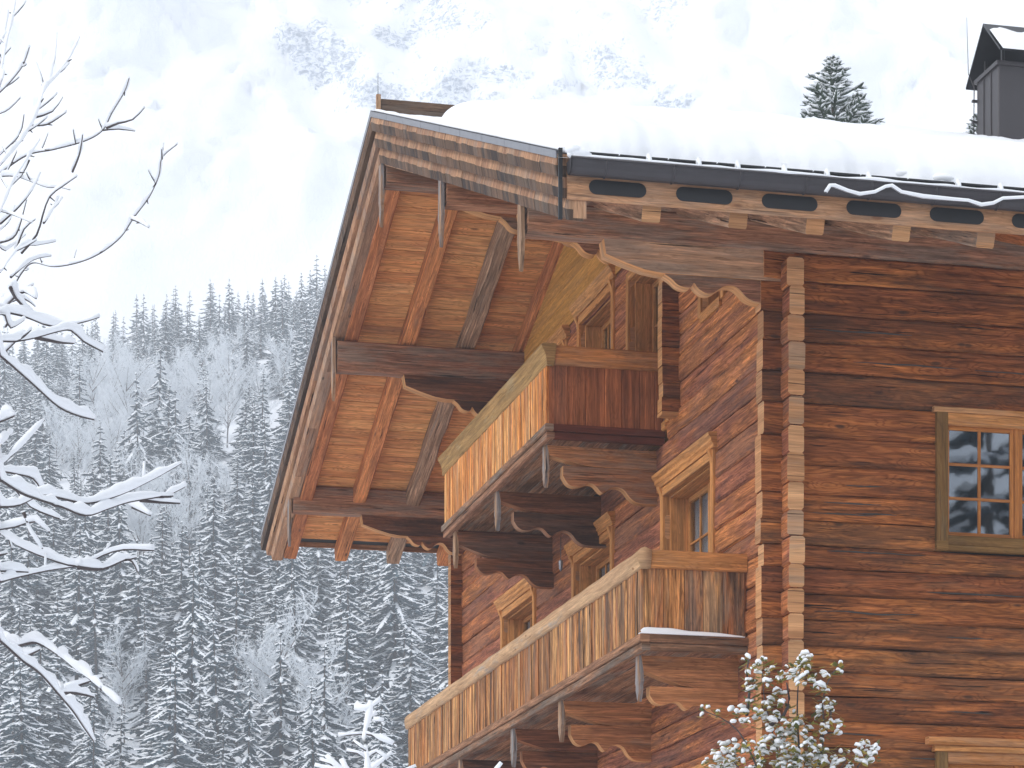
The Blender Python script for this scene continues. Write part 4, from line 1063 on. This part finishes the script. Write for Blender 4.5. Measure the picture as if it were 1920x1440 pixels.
# the rest of the wood, too many to count, as one mesh
import numpy as np
def merge(meshes, items, name, mats):
    src = []
    for me in meshes:
        nv = len(me.vertices); v = np.empty(nv * 3, 'f'); me.vertices.foreach_get('co', v)
        nl = len(me.loops); li = np.empty(nl, 'i'); me.loops.foreach_get('vertex_index', li)
        npol = len(me.polygons); lt = np.empty(npol, 'i'); me.polygons.foreach_get('loop_total', lt); mi = np.empty(npol, 'i'); me.polygons.foreach_get('material_index', mi)
        src.append((v.reshape(-1, 3), li, lt, mi))
    V = []; LI = []; LT = []; MI = []; o = 0
    for (k, p, s_, r_) in items:
        v, li, lt, mi = src[k]; c, s2 = math.cos(r_), math.sin(r_)
        x = v[:, 0] * c - v[:, 1] * s2; y = v[:, 0] * s2 + v[:, 1] * c
        V.append(np.stack([x * s_ + p.x, y * s_ + p.y, v[:, 2] * s_ + p.z], 1)); LI.append(li + o); LT.append(lt); MI.append(mi); o += len(v)
    V = np.concatenate(V); LI = np.concatenate(LI); LT = np.concatenate(LT); MI = np.concatenate(MI)
    me = bpy.data.meshes.new(name); me.vertices.add(len(V)); me.vertices.foreach_set('co', V.astype('f').ravel())
    me.loops.add(len(LI)); me.loops.foreach_set('vertex_index', LI.astype('i')); me.polygons.add(len(LT))
    ls = np.zeros(len(LT), 'i'); ls[1:] = np.cumsum(LT)[:-1]; me.polygons.foreach_set('loop_start', ls); me.polygons.foreach_set('loop_total', LT)
    me.polygons.foreach_set('material_index', MI)
    for m__ in mats: me.materials.append(m__)
    me.update(calc_edges=True)
    ob = bpy.data.objects.new(name, me); col.objects.link(ob); return ob
if rest:
    items = [(rs.randrange(3), cam2w(l2, d2, z - .3), s_, rs.random() * 6.28) for (d2, l2, z, s_) in rest]
    tag(merge(LOW, items, 'distant_forest', [M['needle'], M['tsnow'], M['bark2']]), 'dense far off snowy spruce wood on the upper slope', 'forest', kind='stuff')
print('trees', ind, 'rest', len(rest))

# skyline spruces with own labels
for (px_, top, d2, k, lab) in ((395, 533, 560, 5, 'thin sparse spruce tip standing highest above the left part of the treeline'), (517, 520, 565, 0, 'full pointed spruce rising above the treeline beside the chalet roof'),
                               (565, 512, 570, 3, 'ragged tall spruce on the treeline close to the roof edge'), (335, 570, 560, 1, 'dark rounded spruce on the treeline left of the thin tall one')):
    me = P_SPR[k]; o = bpy.data.objects.new('snowy_spruce', me); col.objects.link(o)
    l2 = (px_ - CX) / F * d2; zt = (HY - top) / F * d2; H = {0: 14, 1: 13, 2: 12, 3: 15, 4: 10, 5: 14}[k]; s_ = (zt - hill_h(l2, d2) + .3) / H
    s_ = max(.5, s_); o.location = cam2w(l2, d2, zt - H * s_); o.scale = (min(s_, 1.1), min(s_, 1.1), s_); tag(o, lab, 'tree', 'skyline spruces')

# firs behind the roof
def fir_tree(px_, top, d, H, Rm, seed, lab, twf=6):
    root = empty('fir_tree', cam2w((px_ - CX) / F * d, d, 0)); z0 = (HY - top) / F * d - H; root.location.z = z0; tag(root, lab, 'tree')
    rs = random.Random(seed); tr = MB(); cr = MB()
    tr.tube([(0, 0, -z0 - 1.6), (0, 0, H * .6), (0, 0, H - .1)], [.25, .12, .012], 7); tr.build('trunk', [M['bark2']], root)
    for l in range(36):
        t_ = 1 - (l / 35) ** 1.3 * .8; z = H * t_ - .02; rad = Rm * (1 - t_) ** .75 + .05
        n = 4 if l < 5 else 6; a0 = rs.random() * 6
        for b_ in range(n):
            a = a0 + 6.283 * b_ / n + rs.uniform(-.3, .3); L = rad * rs.uniform(.7, 1.25); dx = Vector((math.cos(a), math.sin(a), 0)); px = Vector((-dx.y, dx.x, 0))
            def P(s_): return Vector((0, 0, z)) + dx * L * s_ + Vector((0, 0, .25 * L * s_ * s_ + .05 * s_))
            def spray(q, e, wd, sn):
                ax = (e - q); sdv = ax.cross(Vector((0, 0, 1))).normalized() * wd
                for f_, vs_ in (((0, 1, 2, 3), [q, q.lerp(e, .4) + sdv - Vector((0, 0, .02)), e, q.lerp(e, .4) - sdv - Vector((0, 0, .02))]),): cr.add(vs_, [f_], [[(0, 0)] * 4], mi=0)
                for j in range(7):
                    c = q.lerp(e, .1 + .13 * j); 
                    for sg in (-1, 1):
                        tip = c + sdv * sg * 1.7 * (1 - .07 * j) + ax * .12 + Vector((0, 0, rs.uniform(-.01, .02)))
                        cr.add([c - ax * .02, c + ax * .045, tip], [(0, 1, 2)], [[(0, 0)] * 3], mi=0)
                if sn:
                    up = Vector((0, 0, .025))
                    cr.tube([q.lerp(e, .15) + up, q.lerp(e, .45) + up * 1.5, q.lerp(e, .85) + up], [wd * .6, wd * 1.25, wd * .5], 6, mi=1, flat=.6)
            spray(P(0.1), P(1), .035 + .02 * L, rs.random() < .8)
            for k in range(max(2, int(L * 6))):
                s_ = .25 + .7 * rs.random()
                for sg in (-1, 1):
                    l2 = .14 + L * .3 * (1 - s_ * .5)
                    e = P(s_) + (dx * .7 + px * sg * .7 + Vector((0, 0, rs.uniform(-.1, .35)))).normalized() * l2
                    spray(P(s_), e, .03, rs.random() < .65)
    cr.build('crown', [M['fir'], M['snow']], root)
fir_tree(1562, 112, 66, 9, 3.0, 5, 'green fir dusted with snow rising behind the snowy roof')
fir_tree(1606, 182, 67, 9, 2.8, 6, 'smaller side top of fir low behind the roof, right of the big fir')
fir_tree(1832, 222, 70, 9, 2.6, 8, 'tiny fir tip just left of the chimney behind the roof')

# trees standing opposite the side wall: seen mirrored in its window panes
for i, (x, y, s_, k) in enumerate(((9, -50, 2.3, 0), (15, -53, 2.5, 3), (20, -49, 2.2, 1), (25, -52, 2.4, 2), (30, -50, 2.3, 0), (36, -54, 2.5, 1), (42, -51, 2.4, 3), (12, -62, 2.9, 0), (23, -64, 3.0, 2), (34, -66, 3.0, 1), (47, -62, 2.8, 0))):
    o = bpy.data.objects.new('snowy_spruce', P_SPR[k]); col.objects.link(o); o.location = (x, y, -1.6); o.scale = (s_, s_, s_)
    tag(o, 'large spruce mirrored in the panes of the side window', 'tree', 'spruces mirrored in the window')

# ---- snow laden bare tree, left foreground ----
UP = [[(29, 0), (22, 40), (11, 84), (2, 133), (-12, 190)], [(55, 89), (42, 124), (18, 155), (0, 173), (-30, 200)], [(38, 184), (18, 204), (0, 213), (-30, 222)],
      [(149, 71), (129, 111), (107, 142), (84, 167), (73, 200), (58, 235), (31, 275), (-5, 315), (-60, 380)], [(69, 118), (75, 135), (84, 165)], [(107, 62), (104, 102), (98, 129), (94, 152)],
      [(118, 182), (98, 209), (67, 220)], [(124, 211), (89, 233), (58, 235)], [(242, 147), (233, 173), (209, 213), (193, 244), (160, 264), (102, 280), (51, 291), (0, 325), (-60, 370)],
      [(271, 202), (249, 224), (222, 231), (200, 240)], [(253, 246), (222, 242), (193, 244)], [(155, 253), (149, 289), (136, 322)], [(144, 331), (118, 349), (93, 369), (80, 404), (69, 440), (40, 475)],
      [(131, 356), (111, 351), (89, 351), (58, 340), (31, 331), (0, 331), (-40, 340)], [(332, 271), (304, 296), (298, 329), (280, 369), (249, 411), (227, 444), (191, 473), (151, 491), (102, 500), (62, 493), (40, 513), (10, 560), (-50, 600)],
      [(279, 427), (262, 417), (247, 411)], [(303, 280), (304, 298)], [(104, 453), (67, 460), (40, 462), (13, 493), (0, 511), (-40, 540)], [(60, 418), (27, 404), (-5, 395), (-40, 392)], [(76, 324), (60, 356), (36, 387), (0, 420)],
      [(110, 370), (98, 395), (82, 418)], [(75, 262), (50, 300), (25, 340), (5, 385), (-20, 430)], [(45, 215), (35, 255), (-10, 300)], [(96, 480), (60, 488), (20, 520)], [(50, 375), (30, 440), (0, 455)], [(20, 350), (40, 330), (55, 300)], [(62, 535), (30, 552), (0, 560)], [(66, 575), (45, 560), (20, 566)],
      [(15, 20), (8, 60), (-10, 100)], [(20, 90), (4, 110), (-20, 150)], [(48, 440), (10, 470), (-20, 480)], [(66, 412), (45, 430), (30, 470)], [(28, 386), (20, 410), (-10, 440)]]
MID = [[(186, 595), (164, 602), (102, 613), (44, 593), (0, 586), (-50, 590)], [(193, 660), (156, 640), (133, 620), (107, 622), (67, 633), (31, 640), (0, 640), (-50, 640)], [(138, 644), (111, 642), (67, 633)],
       [(176, 787), (147, 780), (111, 764), (71, 729), (36, 698), (0, 667), (-40, 640)], [(27, 780), (0, 791), (-40, 800)], [(22, 811), (0, 835), (-30, 870)], [(84, 787), (36, 840), (0, 873), (-40, 900)],
       [(340, 869), (284, 900), (222, 929), (164, 944), (120, 936), (76, 929), (36, 947), (0, 951), (-50, 950)], [(346, 913), (311, 929), (240, 942), (200, 955), (160, 967), (116, 951), (76, 938), (40, 925), (0, 900), (-40, 880)],
       [(338, 944), (300, 942), (262, 938)], [(282, 967), (249, 951)], [(111, 973), (58, 951), (27, 916), (0, 893), (-30, 870)], [(80, 924), (62, 898), (30, 889), (0, 884), (-40, 884)], [(93, 998), (67, 978), (27, 989), (0, 993), (-40, 1000)],
       [(80, 1029), (58, 996), (44, 960)], [(289, 1033), (231, 1031), (191, 1042), (147, 1062), (89, 1047), (36, 1024), (0, 998), (-40, 980)], [(258, 1073), (240, 1049), (191, 1067), (147, 1064)], [(147, 1062), (84, 1071), (27, 1084), (0, 1091), (-50, 1100)], [(53, 1073), (0, 1071), (-40, 1070)],
       [(225, 1323), (178, 1281), (141, 1253), (112, 1230), (70, 1206), (28, 1211), (0, 1197), (-50, 1180)], [(176, 1391), (155, 1361), (136, 1333), (108, 1300), (75, 1263), (42, 1239), (0, 1202), (-40, 1180)],
       [(192, 1270), (150, 1284), (108, 1300)], [(176, 1307), (141, 1300), (110, 1300)], [(75, 1218), (45, 1234)], [(60, 590), (30, 560), (20, 540)], [(45, 600), (20, 615), (-20, 620)], [(30, 640), (10, 660), (-20, 690)], [(68, 560), (40, 548), (10, 575), (-20, 590)]]
bt = empty('bare_tree', cam2w(-3.1, 14.5, -1.6)); tag(bt, 'bare broadleaf tree at the left edge with thick snow lying on its twigs', 'tree')
def place2(o, par): o.location = -par.location; return o
rs = random.Random(4)
trunk = MB(); tp = [cam2w(-3.1, 14.5, z) for z in (-1.6, 1, 3, 5, 7)]
trunk.tube(tp, [.16, .13, .10, .06, .02], 8); place2(trunk.build('trunk', [M['bark']], bt), bt)
def resample(pl, st):
    out = []; 
    for i in range(len(pl) - 1):
        n = max(1, int((pl[i + 1] - pl[i]).length / st))
        p_1 = pl[max(0, i - 1)]; p0 = pl[i]; p1 = pl[i + 1]; p2 = pl[min(len(pl) - 1, i + 2)]
        for k in range(n):
            t_ = k / n; out.append(.5 * (2 * p0 + (p1 - p_1) * t_ + (2 * p_1 - 5 * p0 + 4 * p1 - p2) * t_ ** 2 + (3 * p0 - p_1 - 3 * p1 + p2) * t_ ** 3))
    out.append(pl[-1]); return out
def snowy_branch(line, d, r0, snow_r, lift, root, knobs=True):
    n = len(line); dd = d + rs.uniform(-.8, .8); sl_ = rs.uniform(-.25, .25)
    pl = [at(x, y, dd + sl_ * i) for i, (x, y) in enumerate(line)]
    if pl[-1].x < at(-5, 500, 14).x or line[-1][0] < 0:       # runs out of the picture: join the trunk
        zt = max(-1, min(6.9, pl[-1].z - .5)); pl.append(cam2w(-3.1, 14.5, zt))
    pts = resample(pl, .045); N_ = len(pts)
    b_ = MB(); rads = [r0 * (.35 + .9 * (i / N_)) for i in range(N_)]
    b_.tube(pts, rads, 6)
    if knobs:
        for i in range(4, N_ - 2, 4):
            if rs.random() < .55:
                q = pts[i]; dv = Vector((rs.uniform(-1, 1), rs.uniform(-1, 1), rs.uniform(-.9, .6))).normalized() * rs.uniform(.015, .035); b_.tube([q, q + dv], [r0 * .8, r0 * .4], 5)
    s_ = MB()
    for i in range(5, N_ - 6, 7 if knobs else 9):          # fine side twigs
        if rs.random() < .62:
            q = pts[i]; al = (pts[i - 1] - pts[i + 1]).normalized(); sg = rs.choice((-1, 1))
            pe = Vector((0, 0, 1)).cross(al) if rs.random() < .3 else (Vector((CY_, -SY_, 0)) * al.z - Vector((0, 0, 1)) * (al.x * CY_ - al.y * SY_))
            d_ = (al * .9 + pe.normalized() * sg * .9 + Vector((0, 0, .25))).normalized(); l_ = rs.uniform(.04, .13) * (1 if knobs else .7)
            tw = [q, q + d_ * l_ * .5 + Vector((0, 0, .012)), q + d_ * l_ + Vector((0, 0, .03))]; tw = resample(tw, .03)
            b_.tube(tw, [r0 * .6] * (len(tw) - 1) + [r0 * .3], 5)
            s_.tube([v + Vector((0, 0, snow_r * .4)) for v in tw], [snow_r * (.42 if knobs else .3) * (.8 + .5 * mn.noise(v * 20)) for v in tw], 6, smooth=True)
    o = place2(b_.build('branch', [M['bark']], root), root)
    sp_ = []; sr = []
    for i, q in enumerate(pts):
        nn = .78 + .6 * mn.noise(q * 8) + .45 * mn.noise(q * 24)
        dv = (pts[min(i + 1, N_ - 1)] - pts[max(0, i - 1)]).normalized(); flat_ = max(.30, math.sqrt(dv.x ** 2 + dv.y ** 2))
        rr_ = snow_r * nn * (.35 + .65 * min(1, (i + 1) / 4)) * flat_
        rr_ = max(rr_, r0 * .7); sp_.append(q + Vector((0, 0, rr_ * lift * flat_ + rads[i] * .3)) + Vector((-rr_ * .6 * (1 - flat_), 0, 0))); sr.append(rr_)
    s_.tube(sp_, sr, 8)
    s_.build('snow', [M['snow']], o)
for ln in UP: snowy_branch(ln, 14.5, .0055, .015, 1.0, bt)
for ln in MID: snowy_branch(ln, 13.0, 0.0085, .026, 1.1, bt, False)

# ---- snowy sapling in the lower middle ----
st = empty('snowy_sapling', at(690, 1440, 26)); st.location.z = -1.6; tag(st, 'small snow caked sapling tip at the bottom, left of the lower balcony', 'sapling')
S2 = [[(695, 1316), (690, 1350), (682, 1385), (688, 1420), (690, 1470)], [(714, 1312), (700, 1322), (688, 1330), (664, 1328)], [(706, 1338), (690, 1345)], [(634, 1380), (655, 1378), (680, 1376)], [(738, 1396), (715, 1385), (682, 1374)], [(650, 1408), (670, 1412), (688, 1420)],
      [(728, 1424), (705, 1410), (688, 1418)], [(600, 1425), (620, 1432), (660, 1450)], [(612, 1418), (630, 1436), (660, 1460)], [(640, 1425), (648, 1440), (665, 1462)], [(590, 1436), (640, 1450)], [(735, 1412), (712, 1430), (692, 1445)], [(662, 1390), (676, 1400), (686, 1408)], [(700, 1350), (720, 1352)], [(780, 1438), (760, 1446), (740, 1470)], [(940, 1432), (930, 1445), (920, 1470)], [(668, 1318), (680, 1330), (690, 1340)]]
def sap(line, d, r0, sr_, root):
    dd = d + rs.uniform(-.4, .4); pl = [at(x, y, dd) for x, y in line]; pts = resample(pl, .06); b_ = MB(); b_.tube(pts, r0, 5)
    o = place2(b_.build('branch', [M['bark']], root), root); s_ = MB()
    s_.tube([q + Vector((0, 0, sr_ * .4)) for q in pts], [sr_ * (.8 + .9 * mn.noise(q * 7)) for q in pts], 7); s_.build('snow', [M['snow']], o)
for ln in S2: sap(ln, 26, .009, .031, st)

# ---- leafy bush with snow, lower right ----
bu = empty('leafy_shrub', at(1490, 1440, 31)); bu.location.z = -1.6; tag(bu, 'tall shrub with yellow green leaves and snow clumps in front of the log corner', 'shrub')
stems = [[(1500, 1700), (1490, 1560), (1465, 1440), (1445, 1360), (1432, 1300), (1430, 1262)], [(1500, 1700), (1500, 1560), (1500, 1440), (1495, 1340), (1498, 1270), (1505, 1238)], [(1505, 1700), (1520, 1560), (1535, 1450), (1545, 1370), (1543, 1310), (1560, 1262), (1575, 1248)],
         [(1480, 1650), (1450, 1520), (1420, 1440), (1385, 1372), (1350, 1345), (1318, 1332)], [(1510, 1650), (1560, 1520), (1600, 1450), (1628, 1410), (1642, 1392)], [(1480, 1600), (1430, 1500), (1385, 1440), (1362, 1410)],
         [(1400, 1340), (1405, 1300), (1400, 1260), (1404, 1236)], [(1500, 1600), (1530, 1500), (1570, 1450), (1590, 1420)], [(1490, 1600), (1470, 1500), (1460, 1440), (1455, 1400), (1440, 1380)], [(1445, 1360), (1470, 1340), (1480, 1310), (1475, 1280)], [(1540, 1380), (1558, 1350), (1552, 1310)]]
sm_ = MB()
for ln in stems:
    pts = resample([at(x, y, 31 + rs.uniform(-.2, .2)) for x, y in ln], .12); sm_.tube(pts, [.02 * (1 - i / len(pts)) + .004 for i in range(len(pts))], 5)
place2(sm_.build('stem', [M['bark']], bu), bu)
lf = MB(); sn = MB()
clus = [(1432, 1295, 42, 60, 95), (1400, 1245, 12, 18, 6), (1495, 1262, 36, 26, 42), (1508, 1240, 14, 12, 16), (1545, 1335, 22, 30, 22), (1540, 1290, 20, 30, 12), (1560, 1256, 24, 14, 10), (1420, 1340, 40, 30, 26), (1330, 1335, 22, 14, 7), (1375, 1345, 34, 26, 10), (1360, 1420, 30, 28, 30), (1400, 1415, 40, 30, 45),
        (1450, 1420, 34, 44, 50), (1500, 1400, 45, 55, 110), (1510, 1435, 60, 40, 100), (1570, 1425, 40, 26, 40), (1628, 1410, 26, 26, 26), (1345, 1440, 30, 20, 24), (1470, 1350, 40, 30, 24), (1560, 1365, 26, 24, 16), (1500, 1500, 150, 60, 160), (1455, 1380, 30, 30, 24)]
for (cx_, cy_, rx, ry, n) in clus:
    for k in range(int(n * 1.9)):
        a = rs.random() * 6.28; q_ = math.sqrt(rs.random()); p = at(cx_ + math.cos(a) * rx * q_, cy_ + math.sin(a) * ry * q_, 31 + rs.uniform(-.45, .45))
        hd = rs.random() * 6.28; d = Vector((math.cos(hd), math.sin(hd), rs.uniform(-.7, .1))).normalized(); s_ = d.cross(Vector((0, 0, 1))).normalized(); L_ = rs.uniform(.07, .135)
        u = Vector((0, 0, .012)); rnd = rr()
        lf.add([p - d * L_ * .5, p + s_ * L_ * .26 - u * .3, p + d * L_ * .5, p - s_ * L_ * .26 - u * .3, p + u * .2], [(0, 1, 4), (1, 2, 4), (2, 3, 4), (3, 0, 4)], [[(0, 0)] * 3] * 4, rnd=rnd)
        if rs.random() < .30:
            r2 = rs.uniform(.5, 1.25)
            sn.tube([p - d * L_ * .42 * r2 + u, p - d * L_ * .15 * r2 + u * 2.2, p + d * L_ * .2 * r2 + u * 2.2, p + d * L_ * .45 * r2 + u], [L_ * .08, L_ * .26 * r2, L_ * .25 * r2, L_ * .06], 6, flat=.8)
for k in range(60):
    cx_, cy_, rx, ry, n = rs.choice(clus[9:]); p = at(cx_ + rs.uniform(-1, 1) * rx * .7, cy_ + rs.uniform(-1, 1) * ry * .7, 31 + rs.uniform(-.4, .2))
    blob(sn, p, rs.uniform(.02, .05), rs.uniform(.02, .05), rs.uniform(.015, .035), k, 5)
tag(place2(lf.build('foliage', [M['leaf']], bu), bu), kind='stuff'); tag(place2(sn.build('snow', [M['snow']], bu), bu), kind='stuff')

# ================================================================ haze
hz = bpy.data.meshes.new('haze')
x0, x1, y0, y1, z0, z1 = -1100, 1500, -900, 1400, -260, 470
hz.from_pydata([(x, y, z) for x in (x0, x1) for y in (y0, y1) for z in (z0, z1)], [], [(0, 1, 3, 2), (4, 6, 7, 5), (0, 4, 5, 1), (2, 3, 7, 6), (0, 2, 6, 4), (1, 5, 7, 3)])
m = bpy.data.materials.new('haze_air'); m.use_nodes = True; t = m.node_tree; t.nodes.clear()
pv = t.nodes.new('ShaderNodeVolumePrincipled'); pv.inputs['Color'].default_value = (.91, .95, 1, 1); pv.inputs['Density'].default_value = .0006; pv.inputs['Anisotropy'].default_value = 0
ou = t.nodes.new('ShaderNodeOutputMaterial'); t.links.new(pv.outputs[0], ou.inputs['Volume'])
hz.materials.append(m); ho = bpy.data.objects.new('haze', hz); col.objects.link(ho); tag(ho, kind='stuff')
